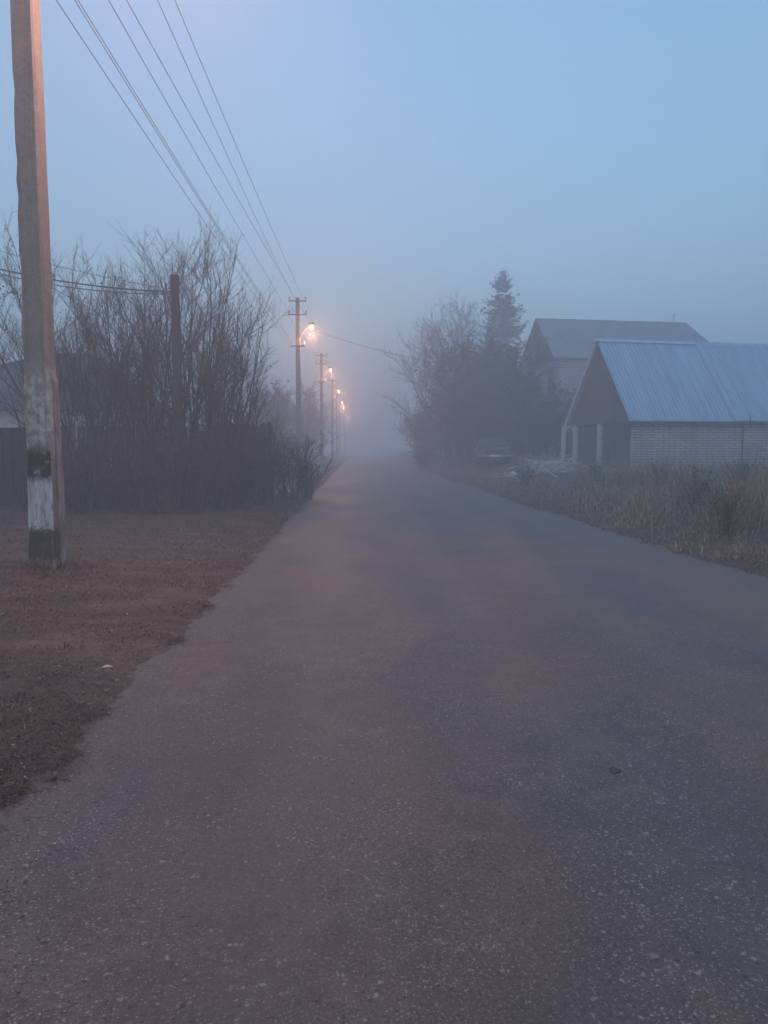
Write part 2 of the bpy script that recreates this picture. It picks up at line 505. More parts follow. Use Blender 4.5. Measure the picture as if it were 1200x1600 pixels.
M['door_board'] = mat_noise('dark_garage_door_paint', (0.062, 0.048, 0.042), (0.10, 0.078, 0.066), 5, 0.8, (1, 1, 0.3))
M['log'] = mat_noise('old_dark_timber', (0.050, 0.044, 0.042), (0.072, 0.062, 0.058), 3, 0.9, (0.2, 0.2, 1))
M['plank'] = mat_noise('weathered_fence_planks', (0.075, 0.062, 0.055), (0.14, 0.12, 0.11), 6, 0.9, (1, 1, 0.12))
M['green_sheet'] = mat_noise('dark_green_sheet', (0.012, 0.018, 0.015), (0.018, 0.026, 0.021), 2, 0.8, bmp=0)
M['white_paint'] = mat_noise('grimy_white_paint', (0.42, 0.41, 0.40), (0.60, 0.59, 0.58), 4, 0.8)
M['render'] = mat_noise('pale_grey_render', (0.30, 0.30, 0.30), (0.42, 0.42, 0.42), 3, 0.9)
M['brick_white'] = mat_brick('white_silicate_brick', (0.52, 0.49, 0.49), (0.43, 0.40, 0.40), (0.10, 0.09, 0.09), (0.17, 0.16, 0.16), stain_amt=0.7, ms=0.022, bh=0.12, bw=0.55)
M['brick_house'] = mat_brick('pale_house_brick', (0.52, 0.48, 0.47), (0.44, 0.40, 0.39), (0.16, 0.15, 0.15), (0.30, 0.26, 0.26), stain_amt=0.5, bh=0.16, bw=0.5, ms=0.03)
M['pier_brick'] = mat_brick('whitewashed_pier_brick', (0.66, 0.63, 0.62), (0.56, 0.53, 0.52), (0.22, 0.20, 0.20), (0.36, 0.33, 0.32), stain_amt=0.4, ms=0.016, bh=0.10)
M['glass'] = mat_noise('dark_window_glass', (0.020, 0.022, 0.026), (0.030, 0.034, 0.04), 2, 0.12, bmp=0)
M['car_paint'] = mat_noise('faded_dark_car_paint', (0.038, 0.041, 0.048), (0.050, 0.053, 0.062), 3, 0.5, bmp=0)
M['chrome'] = mat_noise('dull_chrome', (0.20, 0.20, 0.21), (0.28, 0.28, 0.28), 9, 0.45, bmp=0, metal=0.3)
M['rubber'] = mat_noise('tyre_rubber', (0.018, 0.018, 0.018), (0.03, 0.03, 0.03), 9, 0.8)
M['lens'] = mat_noise('headlight_lens', (0.14, 0.14, 0.15), (0.2, 0.2, 0.21), 9, 0.2, bmp=0)
M['plastic'] = mat_noise('white_plastic', (0.55, 0.55, 0.55), (0.68, 0.68, 0.68), 6, 0.6)
M['stone'] = mat_noise('pale_stone', (0.17, 0.155, 0.145), (0.26, 0.24, 0.22), 30, 0.9)
M['tar'] = mat_noise('tar_patch', (0.045, 0.042, 0.042), (0.08, 0.075, 0.074), 20, 0.8)
def emit(name, col, strength):
    m, nt, b = mat_base(name)
    b.inputs['Base Color'].default_value = (0.8, 0.8, 0.8, 1)
    b.inputs['Emission Color'].default_value = (*col, 1)
    b.inputs['Emission Strength'].default_value = strength
    return m
M['bulb'] = emit('sodium_lamp_glow', (1.0, 0.42, 0.10), 3.4)

# ------------------------------------------------------------------ ground and road
def left_edge(y):
    y = np.asarray(y, float)
    return -1.46 + 0.17 * (fbm(y * 0.45, 3.3, 3) - 0.5)
def right_edge(y):
    y = np.asarray(y, float)
    return 4.42 + 0.75 * np.exp(-np.maximum(y - 6.5, 0) / 4.5) + 0.5 * (fbm(y * 0.4, 41.3, 3) - 0.5) + 0.12 * (vnoise(y * 2.7, 77) - 0.5)
POLE_X = at(77, 888, 8.9).x
def H(x, y):
    x, y = np.asarray(x, float), np.asarray(y, float)
    le, re = left_edge(y), right_edge(y)
    dl, dr = le - x, x - re
    near = np.clip(1 - y / 120, 0.15, 1)
    zl = -0.035 + 0.085 * sst(-0.22, 0.30, dl) + 0.05 * sst(0.5, 3, dl)
    rise = 0.36 + 0.46 * sst(24, 42, y) - 0.1 * sst(60, 120, y)
    zr = -0.035 + 0.075 * sst(-0.22, 0.35, dr) + rise * sst(0.3, 3.6, dr)
    z = np.where(x < 1.5, zl, zr)
    band = np.exp(-(np.minimum(np.abs(dl), np.abs(dr)) / 0.22) ** 2)
    z = z + 0.09 * np.exp(-(((x - POLE_X) ** 2 + (y - 8.9) ** 2) / 0.16))
    z = z + band * (0.07 * (fbm(x * 5.0, y * 5.0, 4) - 0.5) + 0.03 * (vnoise(x * 21, y * 21) - 0.5)) * near
    off = np.maximum(sst(-0.05, 0.5, dl), sst(-0.05, 0.5, dr))
    return z + off * 0.10 * (fbm(x * 0.8, y * 0.8, 4) - 0.5) + off * 0.03 * (fbm(x * 6, y * 6, 2) - 0.5) * near

xs = np.unique(np.concatenate([-np.geomspace(6, 400, 40), np.arange(-6, -2.4, 0.14), np.arange(-2.4, -0.9, 0.028), np.linspace(-0.9, 3.9, 10),
                               np.arange(3.9, 6.0, 0.07), np.arange(6.0, 14, 0.25), np.geomspace(14, 400, 34)]))
ys = np.unique(np.concatenate([-np.geomspace(2, 60, 10)[::-1], np.arange(-2, 1.5, 0.4), np.arange(1.5, 12, 0.035), 12 * np.exp(np.linspace(0, math.log(75), 260))]))
gx, gy = np.meshgrid(xs, ys)
gz = H(gx, gy)
nx, ny = len(xs), len(ys)
idx = np.arange(nx * ny).reshape(ny, nx)
quads = np.stack([idx[:-1, :-1], idx[:-1, 1:], idx[1:, 1:], idx[1:, :-1]], -1).reshape(-1, 4)
ground = arr_mesh('ground', np.stack([gx, gy, gz], -1).reshape(-1, 3), quads, M['ground'], smooth=True)
tag(ground, kind='structure')

rx = np.array([-2.3, -1.2, 0, 1.5, 3, 4.4, 6.2])
ry = np.concatenate([np.arange(-30, 60, 1.0), np.geomspace(60, 890, 40)])
gx, gy = np.meshgrid(rx, ry)
gz = 0.03 * (1 - ((gx - 1.5) / 3.8) ** 2) * 0.6 + 0.0 * gy
nx, ny = len(rx), len(ry)
idx = np.arange(nx * ny).reshape(ny, nx)
quads = np.stack([idx[:-1, :-1], idx[:-1, 1:], idx[1:, 1:], idx[1:, :-1]], -1).reshape(-1, 4)
road = arr_mesh('road', np.stack([gx, gy, gz], -1).reshape(-1, 3), quads, M['asphalt'], smooth=True)
tag(road, kind='structure')

def gz_at(x, y):
    return float(H(x, y))

# ------------------------------------------------------------------ blades
def blades(name, P, length, width, lean, curve, mat, seed, kind_label=None, sub=2):
    """P Nx3 base points; each blade a tapered bent strip."""
    r = np.random.RandomState(seed)
    n = len(P)
    az = r.rand(n) * 2 * np.pi
    wz = az + np.pi / 2 + r.normal(0, 0.4, n)
    d = np.stack([np.cos(az), np.sin(az), np.zeros(n)], -1)
    w = np.stack([np.cos(wz), np.sin(wz), np.zeros(n)], -1) * width[:, None] * 0.5
    segs = sub
    V, Fq = [], []
    pos = P.copy()
    ang = lean.copy()
    rows = []
    for s in range(segs + 1):
        k = 1 - s / segs
        k = max(k, 0.12)
        rows.append((pos - w * k, pos + w * k))
        ang2 = np.clip(ang + curve * (s + 1) / segs, 0, 1.75)
        step = length / segs
        pos = pos + d * (np.sin(ang2) * step)[:, None] + np.array([0, 0, 1.0]) * (np.cos(ang2) * step)[:, None]
    V = np.stack([q for pr in rows for q in pr], 1)            # n, 2*(segs+1), 3
    m = V.shape[1]
    base = (np.arange(n) * m)[:, None]
    fs = []
    for s in range(segs):
        fs.append(np.stack([base[:, 0] + 2 * s, base[:, 0] + 2 * s + 1, base[:, 0] + 2 * s + 3, base[:, 0] + 2 * s + 2], -1))
    return arr_mesh(name, V.reshape(-1, 3), np.concatenate(fs, 0), mat)

rg = np.random.RandomState(5)
def scatter(n, x0, x1, y0, y1, power=1.0):
    y = y0 * (y1 / y0) ** (rg.rand(n) ** power)
    x = x0 + rg.rand(n) * (x1 - x0)
    return x, y

# left verge: matted dead grass
x, y = scatter(460000, -11, 0.3, 1.9, 24)
le = left_edge(y)
x = le - np.abs(rg.rand(len(y))) ** 1.1 * np.clip(0.9 + y * 0.60, 1.5, 10) + 0.10
keep = (fbm(x * 1.1, y * 1.6, 4) > 0.20 + 0.22 * rg.rand(len(x)))
x, y = x[keep], y[keep]
P = np.stack([x, y, H(x, y) - 0.006], -1)
n = len(P)
g = blades('verge_grass', P, 0.028 + 0.052 * rg.rand(n) ** 1.8 + 0.0028 * y, 0.0027 + 0.0025 * rg.rand(n) + 0.0005 * y, rg.rand(n) * 0.7 + 0.65, 0.3 + rg.rand(n) * 0.6, M['verge_blade'], 3)
tag(g, 'matted brown dead grass on the left roadside verge', 'grass', kind='stuff')
# taller tufts packed round the foot of the near pole
a_ = rg.rand(1400) * 6.283
r_ = 0.17 + rg.rand(1400) ** 1.6 * 0.45
px_, py_ = at(77, 888, 8.9).x + np.cos(a_) * r_, 8.9 + np.sin(a_) * r_
g = blades('pole_foot_grass', np.stack([px_, py_, H(px_, py_) - 0.01], -1), 0.05 + 0.16 * rg.rand(1400) * np.exp(-(r_ - 0.17) * 3), 0.006 + 0.004 * rg.rand(1400), rg.rand(1400) * 0.7, 0.3 + rg.rand(1400) * 0.9, M['verge_blade'], 13)
tag(g, 'dry grass tufts round the foot of the near pole', 'grass', kind='stuff')
# fallen leaves and bits of straw lying on it
x, y = scatter(1500, -8, -1, 2.0, 14)
x = left_edge(y) + 0.10 - rg.rand(len(y)) ** 0.8 * np.clip(0.6 * y, 1, 5)
P = np.stack([x, y, np.maximum(H(x, y), 0.0) + 0.018], -1)
n = len(P)
g = blades('leaf_litter', P, 0.018 + 0.026 * rg.rand(n), 0.010 + 0.012 * rg.rand(n), 1.3 + rg.rand(n) * 0.3, rg.rand(n) * 0.3, M['litter_leaf'], 4)
tag(g, 'fallen leaves scattered over the left verge', 'leaves', kind='stuff')

# grit and crumbs of asphalt washed along both road edges
def grit(n, xfun, label):
    yy = 1.8 * (16 / 1.8) ** rg.rand(n)
    xx = xfun(yy)
    zz = np.maximum(H(xx, yy), 0.03 * (1 - ((xx - 1.5) / 3.8) ** 2) * 0.6)
    r = (0.0018 + 0.005 * rg.rand(n) ** 3)
    base = np.array([[1, 0, 0], [0, 1, 0], [-1, 0, 0], [0, -1, 0], [0.2, 0.1, 0.55], [0, 0, -0.4]])
    jit = 1 + 0.5 * (rg.rand(n, 6, 1) - 0.5)
    a = rg.rand(n) * 6.283
    bx = base[None] * jit
    X_ = bx[..., 0] * np.cos(a)[:, None] - bx[..., 1] * np.sin(a)[:, None]
    Y_ = bx[..., 0] * np.sin(a)[:, None] + bx[..., 1] * np.cos(a)[:, None]
    V = np.stack([xx[:, None] + X_ * r[:, None], yy[:, None] + Y_ * r[:, None], zz[:, None] + 0.002 + bx[..., 2] * r[:, None]], -1).reshape(-1, 3)
    f = np.array([[0, 1, 4], [1, 2, 4], [2, 3, 4], [3, 0, 4], [1, 0, 5], [2, 1, 5], [3, 2, 5], [0, 3, 5]])
    F_ = (f[None] + (np.arange(n) * 6)[:, None, None]).reshape(-1, 3)
    tag(arr_mesh('road_grit', V, F_, M['grit']), label, 'grit', kind='stuff')
grit(4200, lambda y: left_edge(y) + 0.02 + np.abs(rg.normal(0, 0.22, len(y))), 'grit and crumbled asphalt along the left road edge')
grit(3000, lambda y: right_edge(y) - 0.02 - np.abs(rg.normal(0, 0.25, len(y))), 'grit and crumbled asphalt along the right road edge')

# right verge: tall dry grass on the bank
x, y = scatter(70000, 0, 1, 6.5, 44, 0.9)
dr_ = rg.rand(len(y)) ** 0.9 * np.clip(3.0 + y * 0.30, 4, 9)
x = right_edge(y) + 0.12 + dr_
cl = fbm(x * 0.9 + 50, y * 0.9, 3)
keep = (cl > 0.26 + 0.3 * rg.rand(len(x))) & ~((x > 10.2) & (y > 31.0)) & ~((x < right_edge(y) + 3.4) & (y > 33))
x, y, cl, dr_ = x[keep], y[keep], cl[keep], dr_[keep]
P = np.stack([x, y, H(x, y) - 0.01], -1)
n = len(P)
pxw = 560 + 1155 * x / y
heap = (y > 17) & (y < 34) & (pxw > 800) & (pxw < 905)
hgt = np.where(heap, 0.38, 1.0) * (0.14 + 0.85 * sst(0.25, 2.2, dr_) * (0.15 + 1.35 * sst(0.38, 0.68, cl))) * 0.82 * (0.5 + 0.6 * rg.rand(n)) * (1 - 0.45 * sst(20, 34, y))
g = blades('dry_weeds', P, hgt, 0.005 + 0.006 * rg.rand(n) + 0.0007 * y, rg.rand(n) * 0.55, 0.2 + rg.rand(n) ** 1.3 * 1.7, M['weed_blade'], 6, sub=3)
tag(g, 'tall dry tan grass and weeds along the right roadside bank', 'weeds', kind='stuff')
x, y = scatter(9000, 0, 1, 6.0, 40, 1.0)
x = right_edge(y) - 0.1 + rg.rand(len(y)) ** 1.4 * 1.6
P = np.stack([x, y, H(x, y) - 0.005], -1)
n = len(P)
g = blades('short_grass', P, 0.06 + 0.12 * rg.rand(n), 0.006 + 0.0006 * y, 0.3 + rg.rand(n) * 0.8, 0.5 + rg.rand(n) * 0.6, M['verge_blade'], 8)
tag(g, 'short dead grass fringe along the right road edge', 'grass', kind='stuff')

# ------------------------------------------------------------------ branching plants
class Twigs:
    def __init__(self):
        self.V, self.F, self.n = [], [], 0
    def tube(self, pts, r0, r1, sides):
        pts = np.asarray(pts)
        k = len(pts)
        t = np.gradient(pts, axis=0)
        t /= np.linalg.norm(t, axis=1)[:, None] + 1e-9
        ref = np.where(np.abs(t[:, 2:3]) < 0.9, np.array([[0, 0, 1.0]]), np.array([[1.0, 0, 0]]))
        u = np.cross(t, ref); u /= np.linalg.norm(u, axis=1)[:, None] + 1e-9
        w = np.cross(t, u)
        r = np.linspace(r0, r1, k)[:, None]
        ring = []
        for s in range(sides):
            a = 2 * math.pi * s / sides
            ring.append(pts + (u * math.cos(a) + w * math.sin(a)) * r)
        self.V.append(np.stack(ring, 1).reshape(-1, 3))
        i = np.arange(k - 1)[:, None] * sides
        s = np.arange(sides)[None, :]
        s2 = (s + 1) % sides
        f = np.stack([i + s, i + s2, i + sides + s2, i + sides + s], -1).reshape(-1, 4) + self.n
        self.F.append(f)
        self.n += k * sides
    def leaf(self, p, size, rnd):
        a = np.array([rnd.gauss(0, 1), rnd.gauss(0, 1), rnd.gauss(0, 1)]); a /= np.linalg.norm(a)
        b = np.cross(a, [rnd.gauss(0, 1), rnd.gauss(0, 1), rnd.gauss(0, 1)]); b /= np.linalg.norm(b) + 1e-9
        c = np.cross(a, b)
        p = np.asarray(p)
        self.V.append(np.stack([p, p + a * size * 0.5 + b * size * 0.3 + c * size * 0.08, p + a * size, p + a * size * 0.5 - b * size * 0.3]))
        self.F.append(np.array([[0, 1, 2, 3]]) + self.n)
        self.n += 4
    def build(self, name, mat, parent):
        return arr_mesh(name, np.concatenate(self.V), np.concatenate(self.F), mat, parent, True)

def wander(rnd, p, d, length, nseg, wob, up):
    pts = [np.array(p, float)]
    d = np.array(d, float)
    for i in range(nseg):
        d = d + np.array([rnd.gauss(0, wob), rnd.gauss(0, wob), rnd.gauss(0, wob * 0.6) + up])
        d /= np.linalg.norm(d)
        pts.append(pts[-1] + d * length / nseg)
    return np.array(pts)

def side_dir(rnd, t, ang):
    a = np.array([rnd.gauss(0, 1), rnd.gauss(0, 1), rnd.gauss(0, 1)])
    a -= t * a.dot(t); a /= np.linalg.norm(a) + 1e-9
    return t * math.cos(ang) + a * math.sin(ang)

def shrub(seed, h, stems, spread, twig_r=0.0038, dens=1.0, leaf_p=0.02, lo=0.25, leaf_size=0.06):
    """returns three Twigs: stems, twigs, leaves"""
    rnd = random.Random(seed)
    S, T, L = Twigs(), Twigs(), Twigs()
    for i in range(stems):
        az = rnd.random() * 2 * math.pi
        tilt = rnd.uniform(0.02, spread)
        d = [math.sin(tilt) * math.cos(az), math.sin(tilt) * math.sin(az), math.cos(tilt)]
        hh = h * rnd.uniform(0.62, 1.0)
        b = [rnd.gauss(0, 0.22) * min(1, h / 3), rnd.gauss(0, 0.22) * min(1, h / 3), -0.05]
        st = wander(rnd, b, d, hh, 9, 0.065, 0.025)
        r0 = 0.012 + 0.0062 * hh * rnd.uniform(0.6, 1.25)
        S.tube(st, r0, 0.005, 5)
        nb = int(13 * hh / 4 * dens)
        for j in range(nb):
            f = lo + (1 - lo) * rnd.random() ** 0.8
            k = min(int(f * 9), 8)
            p = st[k] + (st[k + 1] - st[k]) * (f * 9 - k)
            t = st[k + 1] - st[k]; t = t / np.linalg.norm(t)
            bl = hh * (0.16 + 0.24 * (1 - f)) * rnd.uniform(0.6, 1.3)
            bd = side_dir(rnd, t, rnd.uniform(0.35, 0.95))
            br = wander(rnd, p, bd, bl, 5, 0.13, 0.10)
            rb = max(r0 * (1 - f) * 0.55, 0.0075)
            S.tube(br, rb, twig_r * 0.9, 4)
            for q in range(int((4 + bl * 5) * dens)):
                f2 = rnd.uniform(0.15, 1)
                k2 = min(int(f2 * 5), 4)
                p2 = br[k2] + (br[k2 + 1] - br[k2]) * (f2 * 5 - k2)
                t2 = br[k2 + 1] - br[k2]; t2 = t2 / np.linalg.norm(t2)
                tw = wander(rnd, p2, side_dir(rnd, t2, rnd.uniform(0.3, 0.9)), rnd.uniform(0.22, 0.75), 3, 0.14, 0.20)
                T.tube(tw, twig_r, twig_r * 0.5, 3)
                for z in range(2):
                    if rnd.random() < 0.6:
                        t3 = tw[2] - tw[1]; t3 = t3 / np.linalg.norm(t3)
                        T.tube(wander(rnd, tw[1 + z], side_dir(rnd, t3, rnd.uniform(0.4, 0.9)), rnd.uniform(0.1, 0.28), 2, 0.15, 0.1), twig_r * 0.8, twig_r * 0.5, 3)
                if rnd.random() < leaf_p:
                    for z in range(rnd.randint(1, 4)):
                        L.leaf(tw[rnd.randint(1, 3)] + np.array([rnd.gauss(0, .02), rnd.gauss(0, .02), rnd.gauss(0, .02)]), leaf_size * rnd.uniform(0.7, 1.4), rnd)
    return S, T, L

def make_shrub(name, loc, rz, label, cat, group, leafmat='dead_leaf', **kw):
    S, T, L = shrub(**kw)
    o = empty(name, loc, rz, label, cat, group)
    S.build('stems', M['bark'], o)
    T.build('twigs', M['twig'], o)
    if L.n: L.build('leaves', M[leafmat], o)
    return o

G_TH = 'tall bare shrubs of the thicket'
# (px, distance, height, label)
thicket = [
    (62, 17.6, 5.2, 'leafy bare shrub half hidden behind the near concrete pole', dict(stems=9, spread=0.50, leaf_p=0.13)),
    (112, 16.8, 5.6, 'tall open shrub with clinging leaves just right of the near pole', dict(stems=7, spread=0.40, leaf_p=0.12)),
    (150, 17.6, 5.8, 'slim tall shrub second to the right of the near pole', dict(stems=9, spread=0.34, leaf_p=0.05)),
    (192, 17.9, 6.0, 'tall bare shrub between the leafy shrub and the wooden pole', dict(stems=11, spread=0.32, leaf_p=0.03)),
    (236, 18.0, 6.3, 'tall dense bare shrub just left of the wooden pole', dict(stems=12, spread=0.32, leaf_p=0.03)),
    (270, 18.6, 6.2, 'tall bare shrub directly behind the wooden pole', dict(stems=11, spread=0.30, leaf_p=0.02)),
    (306, 18.2, 6.3, 'tall bare shrub just right of the wooden pole', dict(stems=12, spread=0.30, leaf_p=0.02)),
    (336, 18.2, 4.9, 'wide bare shrub right of the tallest thicket shrub', dict(stems=12, spread=0.26, leaf_p=0.02)),
    (366, 18.8, 4.4, 'medium high bare shrub near the road end of the thicket', dict(stems=11, spread=0.30, leaf_p=0.03)),
    (392, 19.4, 2.7, 'shortest bare shrub at the road end of the thicket', dict(stems=12, spread=0.42, leaf_p=0.04)),
]
for i, (px, y, h, lab, kw) in enumerate(thicket):
    p = at(px, 780, y)
    make_shrub('bare_shrub', (p.x, y, gz_at(p.x, y)), i * 1.3, lab, 'shrub', G_TH, seed=140 + i, h=h, dens=0.82, **kw)

G_LOW = 'low dense bushes under the thicket'
lows = [
    (120, 16.6, 1.5, 'low twiggy bush at the foot of the leafy shrub by the pole'),
    (190, 16.8, 1.3, 'low twiggy bush under the left part of the thicket'),
    (255, 16.5, 1.7, 'low twiggy bush in front of the wooden pole'),
    (312, 16.7, 1.9, 'low twiggy bush under the tallest shrub of the thicket'),
    (375, 18.0, 1.6, 'rounded brown bush between thicket and road end bush'),
    (415, 20.0, 1.9, 'dense brown bush second from the road in the low row'),
    (452, 21.2, 2.0, 'dense rounded brown bush at the very edge of the road'),
    (478, 22.2, 1.2, 'small low bush at the tip of the bush row by the road'),
]
for i, (px, y, h, lab) in enumerate(lows):
    p = at(px, 780, y)
    make_shrub('low_bush', (p.x, y, gz_at(p.x, y)), i * 2.1, lab, 'bush', G_LOW, 'under_leaf', seed=200 + i, h=h, stems=15, spread=0.80, dens=1.2, leaf_p=0.15, lo=0.1, leaf_size=0.065)

# shrubs further down the left side, in the fog
G_FAR = 'shrubs along the left side further down the road'
far_left = [(30, -7.4, 3.4, 'misty shrub behind the low bushes left of the second pole'), (40, -6.4, 3.2, 'misty shrub right beside the foot of the second pole'),
            (50, -6.0, 5.4, 'faint shrub between the second and third poles'), (62, -5.8, 6.6, 'faint shrub beside the third pole'),
            (78, -5.6, 6.8, 'hazy shrub under the third distant lamp'), (98, -5.4, 7.2, 'very faint shrub under the farthest lamps')]
for i, (y, x, h, lab) in enumerate(far_left):
    make_shrub('hazy_shrub', (x, y, gz_at(x, y)), i, lab, 'shrub', G_FAR, 'under_leaf', seed=300 + i, h=h, stems=16, spread=0.6, twig_r=0.010, dens=1.1, leaf_p=0.35, lo=0.12, leaf_size=0.16)

# right side dark undergrowth in front of the houses
G_R = 'dark shrubs in front of the right hand houses'
right_sh = [(728, 45, 7.2, 'tall bare grey shrub hiding the left side of the timber house'), (792, 44, 6.6, 'tall bare grey shrub hiding the right side of the timber house'),
            (655, 78, 5.5, 'faint hazy shrub where the road disappears on the right'), (668, 60, 4.8, 'hazy purple grey shrub left of the bare trees'),
            (682, 54, 5.0, 'hazy shrub under the bare trees left of the timber house'), (712, 48, 2.6, 'dark shrub beside the corner of the timber house'),
            (815, 41, 3.6, 'dark shrub right of the parked car below the brick house'), (842, 40, 4.0, 'dark shrub between the parked car and the barn'), (868, 41, 3.8, 'dark shrub against the far corner of the barn'),
            (660, 50, 1.6, 'low dark rounded bush by the road under the hazy trees')]
for i, (px, y, h, lab) in enumerate(right_sh):
    p = at(px, 720, y)
    make_shrub('dark_shrub', (p.x, y, gz_at(p.x, y)), i * 1.7, lab, 'shrub', G_R, 'under_leaf', seed=400 + i, h=h, stems=16, spread=0.6, twig_r=0.009, dens=1.1, leaf_p=0.35, lo=0.1, leaf_size=0.15)

# bare trees beyond
def bare_tree(seed, h, rad, tw):
    rnd = random.Random(seed)
    S, T = Twigs(), Twigs()
    tr = wander(rnd, [0, 0, -0.1], [0, 0, 1], h * 0.88, 12, 0.05, 0.02)
    S.tube(tr, h * 0.013, 0.02, 7)
    C = Twigs()
    def rec(p, d, l, r, lev):
        br = wander(rnd, p, d, l, 5, 0.13, 0.07)
        C.tube(br, r, max(r * 0.45, tw), 4 if lev < 2 else 3)
        if lev >= 3: return
        for q in range([9, 7, 6][lev]):
            f = rnd.uniform(0.2, 1.0)
            k = min(int(f * 5), 4)
            t = br[k + 1] - br[k]; t = t / np.linalg.norm(t)
            rec(br[k] + (br[k + 1] - br[k]) * (f * 5 - k), side_dir(rnd, t, rnd.uniform(0.35, 0.85)), l * rnd.uniform(0.3, 0.55), max(r * 0.5, tw), lev + 1)
    for j in range(22):
        f = 0.22 + 0.76 * (j + rnd.random()) / 22
        k = min(int(f * 12), 11)
        p = tr[k] + (tr[k + 1] - tr[k]) * (f * 12 - k)
        az = j * 2.4 + rnd.gauss(0, 0.3)
        el = rnd.uniform(0.45, 1.0)
        d = [math.cos(az) * math.cos(el), math.sin(az) * math.cos(el), math.sin(el)]
        l = rad * (1.25 - 0.85 * f) * rnd.uniform(0.85, 1.35)
        rec(p, d, l, h * 0.006 * (1.2 - f), 1)
    return S, C
G_T = 'bare trees in the fog'
trees = [(664, 72, 13.2, 4.6, 'hazy bare tree leftmost of the group beside the road'), (694, 66, 14.2, 4.8, 'tallest hazy bare tree left of the spruce'), (742, 72, 15.0, 4.6, 'hazy bare tree standing right behind the spruce edge')]
for i, (px, y, h, rad, lab) in enumerate(trees):
    p = at(px, 710, y)
    S, C = bare_tree(500 + i, h, rad, 0.013)
    o = empty('bare_tree', (p.x, y, gz_at(p.x, y)), i * 2.0, lab, 'tree', G_T)
    S.build('trunk', M['tree_bark'], o)
    C.build('crown', M['tree_bark'], o)

# spruce
def spruce(h, rmax, seed):
    rnd = random.Random(seed)
    S, Nn = Twigs(), Twigs()
    S.tube(np.array([[0, 0, -0.1], [0.02, 0, h * 0.5], [0, 0, h]]), 0.2, 0.02, 7)
    z = h - 0.35
    V, Fc, cnt = [], [], 0
    while z > 1.0:
        f = (h - z) / h
        rr = rmax * min(1.0, 0.02 + 1.25 * f) * rnd.uniform(0.75, 1.15)
        nb = rnd.randint(6, 9)
        a0 = rnd.random() * 6.28
        for b in range(nb):
            if rnd.random() < 0.08: continue
            az = a0 + 6.283 * b / nb + rnd.gauss(0, 0.15)
            L = rr * rnd.uniform(0.7, 1.2)
            # bough: sags, then turns up at the tip
            pts = []
            for k in range(7):
                s = k / 6
                dz = L * (-0.28 * math.sin(s * 2.4) + 0.16 * s * s * 1.4) if f > 0.12 else L * 0.5 * s
                pts.append(np.array([math.cos(az) * L * s, math.sin(az) * L * s, z + dz]))
            pts = np.array(pts)
            S.tube(pts, 0.03 * (0.4 + f), 0.008, 3)
            d = np.array([math.cos(az), math.sin(az), 0]); sd_ = np.array([-math.sin(az), math.cos(az), 0])
            nsp = int(12 + L * 14)
            for q in range(nsp):
                s = rnd.uniform(0.08, 1.0)
                k = min(int(s * 6), 5)
                p = pts[k] + (pts[k + 1] - pts[k]) * (s * 6 - k)
                side = rnd.choice((-1, 1))
                l2 = (0.05 + min(0.15, f * 1.2) + 0.42 * (1 - s) * min(L, 1.6)) * rnd.uniform(0.6, 1.2)
                tip = p + (d * rnd.uniform(0.3, 0.8) + sd_ * side * rnd.uniform(0.3, 0.9)) * l2 + np.array([0, 0, -rnd.uniform(0.05, 0.6) * l2])
                wv = np.array([rnd.gauss(0, 1), rnd.gauss(0, 1), rnd.gauss(0, 1)]); wv /= np.linalg.norm(wv)
                wv *= min(1, 0.3 + f * 5) * (0.035 + 0.05 * rnd.random())
                mid = (p + tip) / 2
                Nn.V.append(np.stack([p, mid + wv, tip, mid - wv])); Nn.F.append(np.array([[0, 1, 2, 3]]) + Nn.n); Nn.n += 4
        z -= 0.16 + 0.26 * f + 0.08 * rnd.random()
    return S, Nn
p = at(782, 715, 63)
o = empty('spruce_tree', (p.x, 63, gz_at(p.x, 63)), 0.4, 'tall pointed dark spruce rising behind the timber house', 'tree')
S, Nn = spruce(at(782, 419, 63).z - gz_at(p.x, 63), 6.2, 77)
S.build('trunk', M['tree_bark'], o)
Nn.build('crown', M['needle'], o)

# ------------------------------------------------------------------ utility poles, lamps, wires
def far_pole(name, x, y, h, label, lamp_z, group, dx=0.62, main=False):
    g0 = gz_at(x, y)
    o = empty(name, (x, y, g0), 0, label, 'utility pole', group)
    s = MB()
    s.prism([(-0.14, -0.10), (0.14, -0.10), (0.14, 0.10), (-0.14, 0.10)], 'z', -0.2, 0.1)
    s = MB()
    s.add([(-0.15, -0.11, -0.2), (0.15, -0.11, -0.2), (0.13, 0.11, -0.2), (-0.13, 0.11, -0.2), (-0.095, -0.08, h), (0.095, -0.08, h), (0.085, 0.08, h), (-0.085, 0.08, h)],
          [(0, 3, 2, 1), (4, 5, 6, 7), (0, 1, 5, 4), (1, 2, 6, 5), (2, 3, 7, 6), (3, 0, 4, 7)])
    s.build('pole_shaft', M['concrete'], o, bevel=0.015)
    for zc, half in ((h - 0.18, 0.42), (h - 0.82, 0.45), (lamp_z - g0 - 0.95, 0.33)):
        ca = MB().box(-half, half, -0.135, -0.09, zc - 0.03, zc + 0.03)
        c = ca.build('crossarm', M['iron'], o)
        for sx in (-half + 0.03, half - 0.03):
            MB().tube([(sx, -0.112, zc + 0.02), (sx, -0.112, zc + 0.12)], 0.012).lathe([(0.035, 0.08), (0.05, 0.11), (0.035, 0.14), (0.045, 0.17), (0.02, 0.20)], 8, (sx, -0.112, zc)).build('insulator', M['porcelain'], c)
    lamp_head(o, dx, lamp_z - g0, rise=0.55)
    return o

